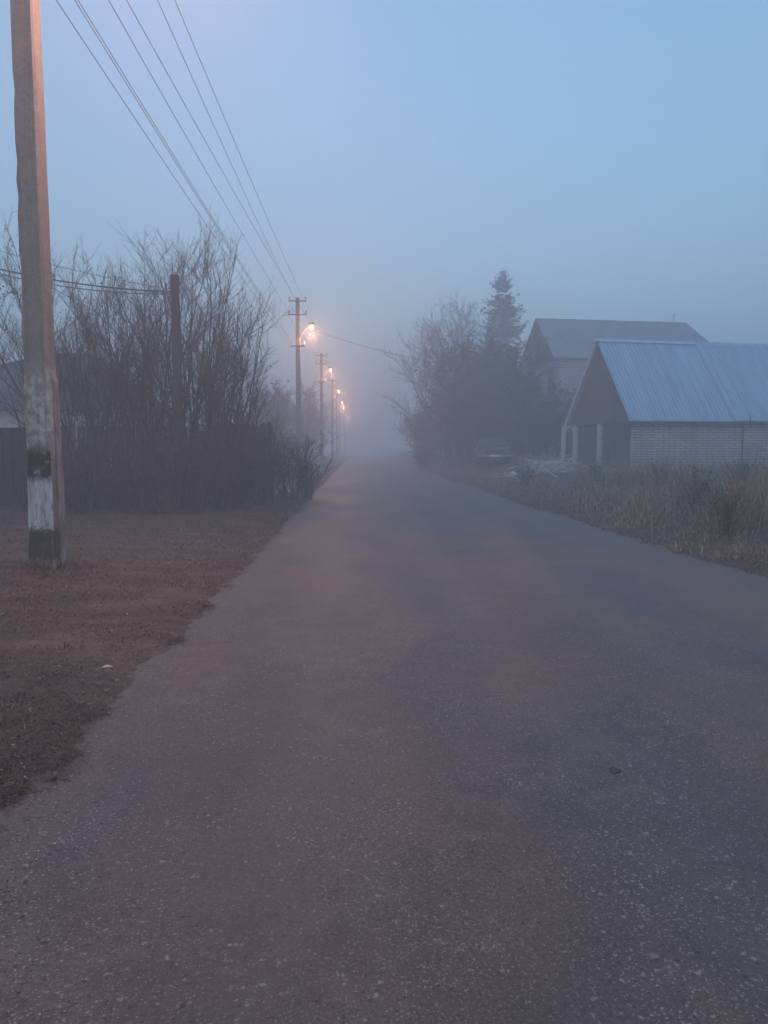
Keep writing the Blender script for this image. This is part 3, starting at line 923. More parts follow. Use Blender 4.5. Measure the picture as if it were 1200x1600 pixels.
LAMP_W = 430.0
def lamp_head(o, dx, z, rise=0.5, power=1.0, col=(1.0, 0.46, 0.22), down_spot=False):
    a = MB().tube([(0.08, -0.1, z - rise), (dx * 0.45, -0.1, z - rise * 0.45), (dx * 0.8, -0.1, z - 0.02), (dx * 0.95, -0.1, z + 0.08)], 0.024, 8)
    a.build('lamp_arm', M['iron'], o)
    h = MB()
    h.add([(dx - 0.10, -0.18, z + 0.05), (dx + 0.20, -0.18, z + 0.07), (dx + 0.20, -0.02, z + 0.07), (dx - 0.10, -0.02, z + 0.05),
           (dx - 0.08, -0.14, z + 0.15), (dx + 0.15, -0.14, z + 0.17), (dx + 0.15, -0.06, z + 0.17), (dx - 0.08, -0.06, z + 0.15)],
          [(0, 3, 2, 1), (4, 5, 6, 7), (0, 1, 5, 4), (1, 2, 6, 5), (2, 3, 7, 6), (3, 0, 4, 7)])
    hd = h.build('lamp_head', M['lamp_metal'], o, bevel=0.02)
    b = MB()
    prof = [(0.001, -0.15), (0.05, -0.13), (0.085, -0.08), (0.095, 0.0), (0.08, 0.06)]
    b.lathe(prof, 14, (dx + 0.06, -0.1, z))
    b.build('lamp_bulb', M['bulb'], hd, smooth=True)
    ld = bpy.data.lights.new('lamp_light', 'SPOT' if down_spot else 'POINT')
    if down_spot:                                   # spot cone stands in for an unmodelled shield, dimming the pole's upper end
        ld.spot_size, ld.spot_blend = R(150), 0.9
    ld.energy = LAMP_W * power
    ld.color = col
    ld.shadow_soft_size = 0.10
    lo = bpy.data.objects.new('lamp_light', ld)
    lo.location = (dx + 0.06, -0.1, z - 0.42)
    link(lo, hd)

G_P = 'street poles with lit lamps'
poles = [(36.5, 465, 465, 510, 'concrete street pole with the nearest visible glowing lamp'), (57.0, 502, 552, 577, 'hazy street pole with the second glowing lamp'),
         (77.6, 519, 592, 610, 'faint street pole with the third glowing lamp'), (97.0, 526, 612, 628, 'faint street pole with the fourth glowing lamp'),
         (112, 530, 624, 636, 'barely visible street pole with the fifth small lamp'), (146, 539, 642, 652, 'most distant street pole with a tiny pale lamp')]
PO = []
for (y, px, ytop, ylamp, lab) in poles:
    t = at(px, ytop, y)
    l = at(px, ylamp, y)
    PO.append((t, far_pole('utility_pole', t.x, y, t.z - gz_at(t.x, y), lab, l.z, G_P)))

# the near pole
NP = at(77, 888, 8.9)
npx, npy = NP.x, 8.9
npz = gz_at(npx, npy) - 0.09
near = empty('concrete_pole', (npx, npy, npz), R(-14), 'near thick concrete pole with peeling whitewash and a black blot', 'utility pole')
HN = 8.9 - npz
# trapezoid section with chipped arrises, built ring by ring
rnd = random.Random(4)
rings, V, Fc = 46, [], []
for i in range(rings + 1):
    z = -0.2 + (HN + 0.2) * i / rings
    k = 1 - 0.22 * max(z, 0) / HN
    flare = 1 + 0.12 * math.exp(-max(z, 0) / 0.35)
    a, b, d = 0.160 * k * flare, 0.125 * k * flare, 0.125 * k * flare
    sec = [(-a, -d), (a - 0.02, -d), (a, -d + 0.02), (b, d - 0.02), (b - 0.02, d), (-b + 0.02, d), (-b, d - 0.02), (-a, -d + 0.02)]
    chip = [rnd.gauss(0, 0.0012) for _ in sec]
    if rnd.random() < 0.16: chip[0] = -0.010; chip[7] = -0.008
    for (x, y), c in zip(sec, chip):
        s = 1 + c / 0.13
        V.append((x * s, y * s, z))
for i in range(rings):
    for k in range(8):
        a, b = i * 8 + k, i * 8 + (k + 1) % 8
        Fc.append((a, b, b + 8, a + 8))
mb = MB().add(V, Fc); mb.f.append(tuple(range(rings * 8, rings * 8 + 8)))
mb.build('pole_shaft', M['pole'], near)
# old timber/concrete splint strapped to its right rear side
sp = MB().add([(0.10, 0.0, -0.2), (0.195, -0.01, -0.2), (0.195, 0.11, -0.2), (0.10, 0.11, -0.2), (0.11, 0.01, 2.45), (0.155, 0.0, 2.25), (0.155, 0.09, 2.25), (0.11, 0.10, 2.45)],
              [(0, 3, 2, 1), (4, 5, 6, 7), (0, 1, 5, 4), (1, 2, 6, 5), (2, 3, 7, 6), (3, 0, 4, 7)])
sp.build('splint', mat_noise('splint_flaking_paint', (0.10, 0.085, 0.08), (0.30, 0.27, 0.26), 14, 0.9, (1, 1, 0.25)), near, bevel=0.012)
lamp_head(near, 1.6, 8.55 - npz, rise=0.6, power=1.95, col=(1.0, 0.50, 0.36), down_spot=True)

# wires: from the near pole's crossarms to the second pole
P2 = PO[0][0]
def near_end(x0px, endpt, z):
    """point at the near pole's distance and height z on the plane through camera, endpt and the (x0px, 0) direction"""
    c = Vector((0, 0, CAM_Z))
    n = (endpt - c).cross(at(x0px, 0, 10) - c)
    y = npy - 0.12
    # n . ((x,y,z)-c) = 0
    return Vector((-(n.y * y + n.z * (z - CAM_Z)) / n.x, y, z))
wl_ = [(275, (473, 466), 8.62, 'top'), (248, (459, 466), 8.62, 'top'), (200, (476, 490), 8.32, 'mid'), (172, (453, 490), 8.32, 'mid'), (124, (456, 534), 8.05, 'low'), (119, (455, 536), 7.98, 'low'), (90, (452, 538), 7.8, 'low')]
ends = []
for (x0, (ex, ey), z, lev) in wl_:
    e = at(ex, ey, 36.4)
    ends.append((near_end(x0, e, z), e, lev))
for z in (8.62, 8.32, 8.02):
    xs_ = [a.x for a, e, l in ends if abs(a.z - z) < 0.25]
    lo_, hi_ = min(xs_ + [npx]) - 0.12, max(xs_ + [npx]) + 0.12
    cm = MB().box(lo_, hi_, npy - 0.22, npy - 0.155, z - 0.14, z - 0.08)
    c = cm.build('crossarm', M['iron'])
    c.parent = near
    c.matrix_parent_inverse = (Matrix.Translation(near.location) @ Matrix.Rotation(R(-14), 4, 'Z')).inverted()
    for a, e, l in ends:
        if abs(a.z - z) < 0.25:
            ins = MB().lathe([(0.015, -0.10), (0.035, -0.06), (0.05, -0.03), (0.035, 0.0), (0.04, 0.02), (0.02, 0.04)], 8, (a.x, npy - 0.19, a.z - 0.03)).build('insulator', M['porcelain'])
            ins.parent = c
            ins.matrix_parent_inverse = c.matrix_parent_inverse

def wire(a, b, sag, r, name, label, group, cat='wire'):
    pts = []
    for i in range(25):
        t = i / 24
        p = Vector(a).lerp(Vector(b), t)
        p.z -= sag * 4 * t * (1 - t)
        pts.append(p)
    mid = pts[0].copy()
    o = MB().tube([q - mid for q in pts], r, 5).build(name, M['cable'])
    o.location = mid
    return tag(o, label, cat, group)
labels = {'top': 'thin dark power wire running to the topmost crossarm of the second pole',
          'mid': 'thin dark power wire running to the middle crossarm of the second pole',
          'low': 'thin dark wire running to the lowest bracket of the second pole'}
for a, e, l in ends:
    wire(a, e, 0.10, 0.0062, 'power_wire', labels[l], 'overhead wires from near pole, ' + l + ' level')
# spans between the further poles
for i in range(3):
    (ta, oa), (tb, ob) = PO[i], PO[i + 1]
    for dx, dz in ((-0.39, 0.02), (0.39, 0.02), (-0.42, -0.62), (0.42, -0.62)):
        wire((ta.x + dx, ta.y - 0.11, ta.z + dz - 0.15), (tb.x + dx, tb.y - 0.11, tb.z + dz - 0.15), 0.35, 0.006, 'distant_wire', 'faint wire between the hazy street poles further down the road', 'wires between far poles')
# the drop wire to the right
wire(at(478, 512, 36.4), at(722, 572, 44), 0.25, 0.011, 'drop_wire', 'dark house cable sagging from the second pole to the timber house', None, 'cable')

# wooden pole inside the thicket, and its cables to the left
p = at(281, 780, 17.3)
wz = gz_at(p.x, 17.3)
topz = at(281, 430, 17.3).z
wp = empty('wooden_pole', (p.x, 17.3, wz), 0.2, 'old brown wooden pole standing inside the thicket', 'utility pole')
MB().tube([(0, 0, -0.2), (0.01, 0, 2), (0.0, 0, topz - wz - 0.5), (0, 0, topz - wz)], [0.125, 0.115, 0.098, 0.095], 9).build('pole_shaft', M['wood_pole'], wp)
MB().tube([(-0.005, 0, topz - wz - 0.42), (0.0, 0, topz - wz - 0.02)], [0.108, 0.108], 9).build('pole_cap', M['wood_pole'], wp)
MB().tube([(-0.08, -0.02, topz - wz - 0.45), (-0.2, -0.03, topz - wz - 0.46), (-0.2, -0.03, topz - wz - 0.38)], 0.012, 5).lathe([(0.02, -0.02), (0.04, 0.01), (0.03, 0.05), (0.015, 0.07)], 8, (-0.2, -0.03, topz - wz - 0.38)).build('insulator', M['porcelain'], wp)
e = at(272, 456, 17.27)
wire(at(-90, 398, 16.5), e, 0.16, 0.016, 'service_cable', 'thick black cable passing behind the near pole to the wooden pole', None, 'cable')
wire(at(-90, 404, 16.5), e + Vector((0, 0, -0.05)), 0.2, 0.010, 'service_cable', 'thinner cable hung just below the thick black cable', None, 'cable')
wire(at(-90, 365, 15.5), e + Vector((0, 0, 0.05)), 0.10, 0.005, 'service_cable', 'thin upper wire from the left to the wooden pole', None, 'wire')

# ------------------------------------------------------------------ fences
# dark green profiled sheet fence at the left
y0, x1 = 18.9, at(66, 700, 18.9).x
g0 = gz_at(x1 - 2, y0)
top = at(20, 668, y0).z
f = empty('sheet_fence', (x1, y0, g0), 0, 'dark green sheet metal fence left of the near pole', 'fence')
L = 9.0
prof, xx = [], -L
while xx < 0:
    prof += [(xx, 0.0), (xx + 0.10, 0.0), (xx + 0.13, -0.035), (xx + 0.20, -0.035), (xx + 0.23, 0.0)]
    xx += 0.23
V, Fc = [], []
for (a, b) in prof:
    V += [(a, b, 0.02), (a, b, top - g0)]
for i in range(len(prof) - 1):
    Fc.append((2 * i, 2 * i + 2, 2 * i + 3, 2 * i + 1))
sh = MB().add(V, Fc).build('sheet_panel', M['green_sheet'], f)
sm = sh.modifiers.new('thickness', 'SOLIDIFY'); sm.thickness = 0.003
for xp in (-0.05, -2.5, -5.0, -7.5):
    MB().box(xp - 0.04, xp + 0.04, 0.02, 0.10, -0.2, top - g0 + 0.05).build('post', M['iron'], f)
for zr in (0.4, top - g0 - 0.3):
    MB().box(-L, 0, 0.008, 0.019, zr - 0.02, zr + 0.02).build('rail', M['iron'], f)

# weathered plank fence behind the thicket
y0 = 20.6
xa, xb = at(75, 700, y0).x, at(425, 700, y0).x
f = empty('plank_fence', (xa, y0, gz_at(xa, y0)), 0, 'weathered grey plank fence behind the thicket', 'fence')
rnd = random.Random(8)
pl = MB()
xx = 0.0
while xx < xb - xa:
    w = rnd.uniform(0.10, 0.15)
    h = 2.05 + rnd.gauss(0, 0.05)
    pl.prism([(xx, 0.02), (xx + w, 0.02), (xx + w, h), (xx + w * 0.5, h + 0.03), (xx, h - 0.01)], 'y', -0.02 + rnd.uniform(-0.004, 0.004), 0.005)
    xx += w + rnd.uniform(0.008, 0.03)
pl.build('planks', M['plank'], f)
for zr in (0.5, 1.6):
    MB().box(0, xb - xa, 0.012, 0.06, zr, zr + 0.08).build('rail', M['plank'], f)
for xp in np.arange(0.3, xb - xa, 2.2):
    MB().box(xp, xp + 0.1, 0.065, 0.165, -0.2, 1.95).build('post', M['plank'], f)

# ------------------------------------------------------------------ house at the left behind the fence
y0 = 27.0
xr = at(190, 600, y0).x
g0 = gz_at(xr, y0)
ze, zr_ = at(0, 640, y0).z - g0, at(130, 552, y0 + 3.5).z - g0
hs = empty('low_house', (xr, y0, g0), 0, 'low house with dark hipped roof behind the green fence', 'house')
W_, D_ = 11.0, 7.0
w = MB().box(-W_, 0, 0, D_, -0.2, ze)
w.build('wall', M['white_paint'], hs)
ov = 0.45
r = MB()
zt = zr_
A = [(-W_ - ov, -ov, ze + 0.01), (ov, -ov, ze + 0.01), (ov, D_ + ov, ze + 0.01), (-W_ - ov, D_ + ov, ze + 0.01), (-W_ + 7.3, D_ / 2, zt), (-2.2, D_ / 2, zt)]
B = [(a, b, c - 0.06) for a, b, c in A[:4]]
r.add(A + B, [(0, 1, 5, 4), (1, 2, 5), (2, 3, 4, 5), (3, 0, 4), (6, 9, 8, 7), (0, 6, 7, 1), (1, 7, 8, 2), (2, 8, 9, 3), (3, 9, 6, 0)])
r.build('roof', M['dark_roof'], hs)
wf = MB().box(-W_ + 2.0, -W_ + 3.1, -0.05, 0.02, 1.0, 2.2).build('window', M['white_paint'], hs)
MB().box(-W_ + 2.1, -W_ + 3.0, -0.06, -0.048, 1.1, 2.1).build('window_glass', M['glass'], wf)

# ------------------------------------------------------------------ barn at the right
y0 = 32.0
c0 = at(984, 735, y0)
gB = 0.46
eaveZ = at(980, 657, y0).z
apexZ = at(936, 531, y0 + 2.75).z
rot = R(10)
bn = empty('brick_barn', (c0.x, y0, gB), rot, 'white brick barn with a blue grey corrugated metal roof', 'barn')
bw, bl = 5.5, 15.0              # gable width (local y), length (local x)
he, ha = eaveZ - gB, apexZ - gB
# local frame: x along the ridge away from the road, y across; near corner at (0,0)
MB().box(0.0, bl, 0.0, 0.25, -0.4, he - 0.05).build('side_wall', M['brick_white'], bn)
MB().box(0.0, bl, bw - 0.25, bw, -0.4, he - 0.05).build('rear_wall', M['brick_white'], bn)
MB().box(bl - 0.25, bl, 0.25, bw - 0.25, -0.4, he - 0.05).build('end_wall', M['brick_white'], bn)
# front: brick piers, recessed doors between them
piers = [(0.0, 0.32), (2.62, 2.98), (bw - 0.36, bw - 0.02)]
for a, b in piers[1:]:
    MB().box(-0.03, 0.30, a, b, -0.4, he - 0.06).build('brick_pier', M['pier_brick'], bn)
MB().box(-0.02, 0.0, 0.0, 0.30, -0.4, he - 0.06).build('brick_pier', M['door_board'], bn)
for a, b in ((0.26, 2.615), (2.985, bw - 0.365)):
    n = 9
    d = MB()
    for i in range(n):
        ya, yb = a + (b - a) * i / n, a + (b - a) * (i + 1) / n
        d.box(0.10, 0.14, ya + 0.006, yb - 0.006, -0.3, he - 0.06)
    d.box(0.06, 0.098, a + 0.05, b - 0.05, 0.35, 0.5); d.box(0.06, 0.098, a + 0.05, b - 0.05, 1.5, 1.65)
    dd = d.build('garage_door', M['door_board'], bn)
    MB().box(0.02, 0.055, (a + b) / 2 + 0.1, (a + b) / 2 + 0.14, 0.95, 1.2).build('door_handle', M['iron'], dd)
# gable boards above
g = MB()
n = 30
slope = (ha - he) / (bw / 2 + 0.35)
def roofz(y):
    return ha - 0.10 - abs(y - bw / 2) * slope
for i in range(n):
    ya, yb = -0.30 + (bw + 0.60) * i / n, -0.30 + (bw + 0.60) * (i + 1) / n
    dxx = 0.0 if i % 2 else 0.012
    g.prism([(ya + 0.003, he - 0.06), (yb - 0.003, he - 0.06), (yb - 0.003, max(roofz(yb), he - 0.05)), (ya + 0.003, max(roofz(ya), he - 0.05))], 'x', -0.07 - dxx, -0.035)
g.build('gable_boards', M['brown_board'], bn)
MB().box(-0.105, -0.085, bw / 2 - 0.12, bw / 2 + 0.12, he + 1.1, he + 1.25).build('gable_vent', M['plank'], bn)
# corrugated sheets: real waves running down the slope
def corrugated(x0, x1, ylow, yhigh, zlow, zhigh, pitch=0.19, amp=0.060, lift=0.0):
    nn = int((x1 - x0) / pitch * 8)
    xs2 = np.linspace(x0, x1, nn)
    ln = math.hypot(yhigh - ylow, zhigh - zlow)
    ny_, nz_ = -(zhigh - zlow) / ln, (yhigh - ylow) / ln
    if nz_ < 0: ny_, nz_ = -ny_, -nz_
    off = amp * np.sin(xs2 / pitch * 2 * np.pi) + lift
    V = []
    K = 4
    for k in range(K + 1):
        t = k / K
        yy, zz = ylow + (yhigh - ylow) * t, zlow + (zhigh - zlow) * t
        V.append(np.stack([xs2, yy + ny_ * off, zz + nz_ * off], -1))
    V = np.concatenate(V)
    i = np.arange(nn - 1)
    q = []
    for k in range(K):
        q.append(np.stack([k * nn + i, k * nn + i + 1, (k + 1) * nn + i + 1, (k + 1) * nn + i], -1))
    return V, np.concatenate(q)
seam = 4.9
for nm_, ya, yb in (('roof_slope', -0.38, bw / 2), ('roof_slope', bw + 0.38, bw / 2)):
    Vs, Qs, o_ = [], [], 0
    for (xa, xb, lf) in ((-0.32, seam, 0.0), (seam - 0.12, bl + 0.3, 0.05)):
        Vv, Qq = corrugated(xa, xb, ya, yb, he - 0.03, ha, lift=lf)
        Vs.append(Vv); Qs.append(Qq + o_); o_ += len(Vv)
    rf = arr_mesh(nm_, np.concatenate(Vs), np.concatenate(Qs), M['tin_roof'], bn)
    sm = rf.modifiers.new('thickness', 'SOLIDIFY'); sm.thickness = 0.004
# ridge cap
MB().add([(-0.34, bw / 2 - 0.16, ha - 0.10), (-0.34, bw / 2, ha + 0.05), (-0.34, bw / 2 + 0.16, ha - 0.10), (bl + 0.3, bw / 2 - 0.16, ha - 0.10), (bl + 0.3, bw / 2, ha + 0.05), (bl + 0.3, bw / 2 + 0.16, ha - 0.10)],
         [(0, 3, 4, 1), (1, 4, 5, 2), (0, 1, 2), (3, 5, 4)]).build('ridge_cap', M['tin_roof'], bn)
MB().box(-0.28, bl, -0.33, -0.005, he - 0.16, he - 0.115).build('soffit', M['brown_board'], bn)
MB().tube([(5.55, -0.45, he - 0.35), (5.55, -0.45, he + 0.28)], 0.02, 6).build('eave_bracket', M['iron'], bn)
MB().tube([(5.55, -0.03, -0.2), (5.55, -0.03, he - 0.2)], 0.035, 8).build('downpipe', M['iron'], bn)

# pale arched gateway beyond the barn's far corner
p = at(891, 735, 37.7)
ar = empty('arched_gateway', (p.x - 0.10, 37.7, 0.5), R(-48), 'pale rendered gateway with an arched dark door left of the barn', 'gateway')
w0, w1, hh = 0.46, 0.25, 2.45
outer = [(-w0, -0.4), (-w0, hh - 0.45)] + [(-w0 * math.cos(a), hh - 0.45 + 0.40 * math.sin(a)) for a in np.linspace(0.25, math.pi - 0.25, 9)] + [(w0, hh - 0.45), (w0, -0.4)]
inner = [(w1, -0.4), (w1, hh - 0.75)] + [(w1 * math.cos(a), hh - 0.75 + 0.36 * math.sin(a)) for a in np.linspace(0.2, math.pi - 0.2, 9)] + [(-w1, hh - 0.75), (-w1, -0.4)]
n = len(outer)
V = [(x, 0, z) for x, z in outer] + [(x, 0, z) for x, z in inner[::-1]] + [(x, 0.3, z) for x, z in outer] + [(x, 0.3, z) for x, z in inner[::-1]]
Fc = []
for i in range(n - 1):
    Fc += [(i, i + 1, n + i + 1, n + i), (2 * n + i, 3 * n + i, 3 * n + i + 1, 2 * n + i + 1), (i, 2 * n + i, 2 * n + i + 1, i + 1), (n + i, n + i + 1, 3 * n + i + 1, 3 * n + i)]
MB().add(V, Fc).build('arch_frame', M['render'], ar)
dd = MB().prism([(x * 0.97, z if z < 0 else z * 0.985) for x, z in inner], 'y', 0.14, 0.18).build('gate_door', M['door_board'], ar)
MB().box(w1 * 0.5, w1 * 0.62, 0.10, 0.138, 0.9, 1.02).build('door_handle', M['iron'], dd)

# ------------------------------------------------------------------ two storey brick house behind the barn
y0 = 48.0
c0 = at(872, 640, y0)
gH = 0.7
rot = R(7)
eZ, aZ = at(862, 559, y0).z - gH, at(838, 497, y0 + 3.0).z - gH
bh = empty('brick_house', (c0.x, y0, gH), rot, 'tall pale brick house with grey pitched roof behind the barn', 'house')
bw, bl = 6.2, 11.5
MB().box(0.0, bl, 0.0, bw, -0.5, eZ - 0.02).build('wall', M['brick_house'], bh)
slope = (aZ - eZ) / (bw / 2 + 0.4)
g = MB()
n = 22
for i in range(n):
    ya, yb = -0.3 + (bw + 0.6) * i / n, -0.3 + (bw + 0.6) * (i + 1) / n
    rz = lambda y: max(aZ - 0.12 - abs(y - bw / 2) * slope, eZ - 0.04)
    g.prism([(ya + 0.004, eZ - 0.06), (yb - 0.004, eZ - 0.06), (yb - 0.004, rz(yb)), (ya + 0.004, rz(ya))], 'x', -0.16 - (i % 2) * 0.015, -0.06)
g.build('gable_boards', M['brown_board'], bh)
r = MB()
hipx = bl - 0.9
A = [(-0.5, -0.4, eZ), (bl + 0.4, -0.4, eZ), (bl + 0.4, bw + 0.4, eZ), (-0.5, bw + 0.4, eZ), (-0.5, bw / 2, aZ), (hipx, bw / 2, aZ)]
B = [(a, b, c - 0.07) for a, b, c in A]
r.add(A + B, [(0, 1, 5, 4), (1, 2, 5), (2, 3, 4, 5), (6, 10, 11, 7), (7, 11, 8), (8, 11, 10, 9), (0, 6, 7, 1), (1, 7, 8, 2), (2, 8, 9, 3), (3, 9, 10, 4), (4, 10, 6, 0)])
rf = r.build('roof', M['old_roof'], bh)
MB().tube([(hipx - 0.9, bw / 2, aZ - 0.05), (hipx - 0.9, bw / 2, aZ + 0.55), (hipx - 0.8, bw / 2, aZ + 0.62)], 0.02, 5).tube([(hipx - 1.05, bw / 2, aZ + 0.5), (hipx - 0.7, bw / 2, aZ + 0.52)], 0.012, 4).build('antenna', M['iron'], bh)
def win(parent, face, a, z0, z1, w, fr='white_paint'):
    if face == 'x':
        o = MB().box(-0.05, 0.02, a, a + w, z0, z1).build('window', M[fr], parent)
        MB().box(-0.062, -0.048, a + 0.08, a + w - 0.08, z0 + 0.08, z1 - 0.08).build('window_glass', M['glass'], o)
        MB().box(-0.10, -0.05, a - 0.06, a + w + 0.06, z0 - 0.06, z0 - 0.005).build('window_sill', M[fr], o)
    else:
        o = MB().box(a, a + w, -0.05, 0.02, z0, z1).build('window', M[fr], parent)
        MB().box(a + 0.08, a + w - 0.08, -0.062, -0.048, z0 + 0.08, z1 - 0.08).build('window_glass', M['glass'], o)
        MB().box(a - 0.06, a + w + 0.06, -0.10, -0.05, z0 - 0.06, z0 - 0.005).build('window_sill', M[fr], o)
win(bh, 'x', 0.9, eZ - 2.3, eZ - 0.75, 0.9, 'brown_board')
win(bh, 'x', 3.6, eZ - 2.3, eZ - 0.75, 0.9, 'brown_board')
win(bh, 'x', 0.9, 1.0, 2.5, 0.9, 'brown_board')
win(bh, 'y', 2.5, 1.0, 2.5, 1.2, 'brown_board')
win(bh, 'y', 6.5, 1.0, 2.5, 1.2, 'brown_board')

# dark timber house in front of the spruce
y0 = 47.5
pl_, pr_ = at(707, 700, y0), at(826, 700, y0)
gT = 0.75
th = empty('timber_house', (pl_.x, y0, gT), R(-3), 'dark timber house with a gabled roof below the spruce', 'house')
tw = pr_.x - pl_.x
te, ta = at(720, 598, y0).z - gT, at(760, 548, y0).z - gT
lg = MB()
lg.box(0, tw, 0, 9, -0.4, te)
nl = 26
for i in range(nl):
    xa, xb = tw * i / nl, tw * (i + 1) / nl
    lg.box(xa + 0.006, xb - 0.006, -0.03 - 0.012 * (i % 2), -0.004, -0.4, te - 0.01)
lg.build('wall', M['log'], th)
MB().prism([(0.0, te), (tw, te), (tw * 0.46, ta - 0.1)], 'y', 0.02, 8.9).build('gable', M['log'], th)
r = MB()
ra = [(-0.25, te - 0.17), (tw * 0.46, ta), (tw + 0.45, te - 0.25)]
r.prism([ra[0], ra[1], ra[2], (tw + 0.45, te - 0.37), (tw * 0.46, ta - 0.12), (-0.25, te - 0.29)], 'y', -0.5, 9.5)
r.build('roof', M['dark_roof'], th)
MB().box(-0.05, 0.12, -0.12, -0.082, 0, te - 0.3).build('corner_trim', M['plank'], th)
win(th, 'y', tw * 0.28, 1.1, 2.5, 0.95, 'plank')
win(th, 'y', tw * 0.60, 1.1, 2.5, 0.95, 'plank')

# ------------------------------------------------------------------ parked car
def car(x, y, z, rz):
    o = empty('parked_car', (x, y, z), rz, 'old boxy dark sedan parked facing the road by the timber house', 'car')
    W = 0.81
    # local: front faces -y; length 4.1
    body = [(-2.02, 0.38), (-2.05, 0.55), (-2.02, 0.80), (-1.95, 0.86), (-0.75, 0.93), (1.15, 0.95), (2.0, 0.90), (2.05, 0.60), (2.0, 0.36),
            (1.55, 0.30), (1.5, 0.5), (1.25, 0.62), (1.0, 0.5), (0.95, 0.30), (-0.95, 0.30), (-1.0, 0.5), (-1.25, 0.62), (-1.5, 0.5), (-1.55, 0.30)]
    V, F_ = [], []
    mb = MB().prism(body, 'x', -W, W)
    mb.build('body', M['car_paint'], o, bevel=0.03)
    cab = MB().add([(-W + 0.04, -0.85, 0.925), (W - 0.04, -0.85, 0.925), (W - 0.04, 1.35, 0.945), (-W + 0.04, 1.35, 0.945),
                    (-W + 0.17, -0.28, 1.42), (W - 0.17, -0.28, 1.42), (W - 0.17, 0.92, 1.42), (-W + 0.17, 0.92, 1.42)],
                   [(0, 3, 2, 1), (4, 5, 6, 7), (0, 1, 5, 4), (1, 2, 6, 5), (2, 3, 7, 6), (3, 0, 4, 7)])
    cb = cab.build('cabin', M['car_paint'], o, bevel=0.03)
    ws = MB().add([(-W + 0.14, -0.79, 0.985), (W - 0.14, -0.79, 0.985), (W - 0.23, -0.35, 1.37), (-W + 0.23, -0.35, 1.37)], [(0, 1, 2, 3)])
    for i in range(4): ws.v[i] = (ws.v[i][0], ws.v[i][1] - 0.012, ws.v[i][2] + 0.008)
    w_ = ws.build('windscreen', M['glass'], cb)
    w_.modifiers.new('thickness', 'SOLIDIFY').thickness = 0.006
    for s in (-1, 1):
        sw = MB().add([(s * (W - 0.057), -0.62, 0.99), (s * (W - 0.057), 1.12, 1.0), (s * (W - 0.158), 0.80, 1.36), (s * (W - 0.158), -0.22, 1.36)], [(0, 1, 2, 3) if s > 0 else (3, 2, 1, 0)])
        q = sw.build('side_window', M['glass'], cb); q.modifiers.new('thickness', 'SOLIDIFY').thickness = 0.008
        q.location.x = s * 0.008
        MB().lathe([(0.085, -0.02), (0.095, 0.0), (0.07, 0.03)], 14).build('headlight', M['lens'], o).matrix_local = Matrix.Translation((s * 0.60, -2.05, 0.68)) @ Matrix.Rotation(R(90), 4, 'X')
        MB().box(-0.06, 0.06, -0.05, 0.05, -0.05, 0.05).build('side_mirror', M['iron'], o, bevel=0.015).location = (s * 0.88, -0.62, 1.02)
        for yy in (-1.25, 1.25):
            wh = MB().lathe([(0.17, -0.085), (0.27, -0.085), (0.30, -0.05), (0.30, 0.05), (0.27, 0.085), (0.17, 0.085)], 20).build('wheel', M['rubber'], o, smooth=False)
            wh.matrix_local = Matrix.Translation((s * 0.70, yy, 0.30)) @ Matrix.Rotation(R(90), 4, 'Y')
            MB().lathe([(0.16, -0.088), (0.16, 0.088), (0.05, 0.095)], 16).build('rim', M['chrome'], wh)
    MB().box(-0.42, 0.42, -2.062, -2.035, 0.60, 0.76).build('grille', M['iron'], o)
    MB().box(-0.83, 0.83, -2.14, -2.055, 0.44, 0.54).build('bumper', M['chrome'], o, bevel=0.015)
    MB().box(-0.26, 0.26, -2.155, -2.142, 0.43, 0.53).build('number_plate', M['plastic'], o)
    MB().box(-0.82, 0.82, 2.055, 2.12, 0.44, 0.54).build('bumper', M['chrome'], o, bevel=0.015)
    return o
p = at(768, 722, 39.0)
car(p.x, 39.0, gz_at(p.x, 39.0) + 0.01, R(-6))

# ------------------------------------------------------------------ brush pile and small things
c = at(848, 742, 29.0)
rnd = random.Random(21)
lab = 'pale cut branch lying in the brush heap left of the barn'
for i in range(38):
    bx, by = c.x + rnd.gauss(0.05, 0.62), 29.0 + rnd.gauss(0, 0.35)
    L = rnd.uniform(0.7, 1.9)
    az = rnd.choice((0, math.pi)) + rnd.gauss(0, 0.6)
    el = rnd.uniform(-0.05, 0.45)
    z = gz_at(bx, by) + rnd.uniform(0.08, 0.62)
    T = Twigs()
    d = [math.cos(az) * math.cos(el), math.sin(az) * math.cos(el), math.sin(el)]
    pts = wander(rnd, [-d[0] * L / 2, -d[1] * L / 2, -d[2] * L / 2], d, L, 5, 0.08, -0.01)
    r0 = rnd.uniform(0.018, 0.036)
    T.tube(pts, r0, r0 * 0.4, 6)
    for q in range(2):
        k = rnd.randint(1, 4)
        t = pts[k + 1] - pts[k]; t = t / np.linalg.norm(t)
        T.tube(wander(rnd, pts[k], side_dir(rnd, t, 0.7), L * 0.3, 3, 0.1, 0), r0 * 0.5, r0 * 0.25, 4)
    o = T.build('cut_branch', M['pale_bark'], None)
    o.location = (bx, by, max(z, gz_at(bx, by) + 0.06 + abs(d[2]) * L / 2))
    tag(o, lab, 'branch', 'pale cut branches in the brush heap')

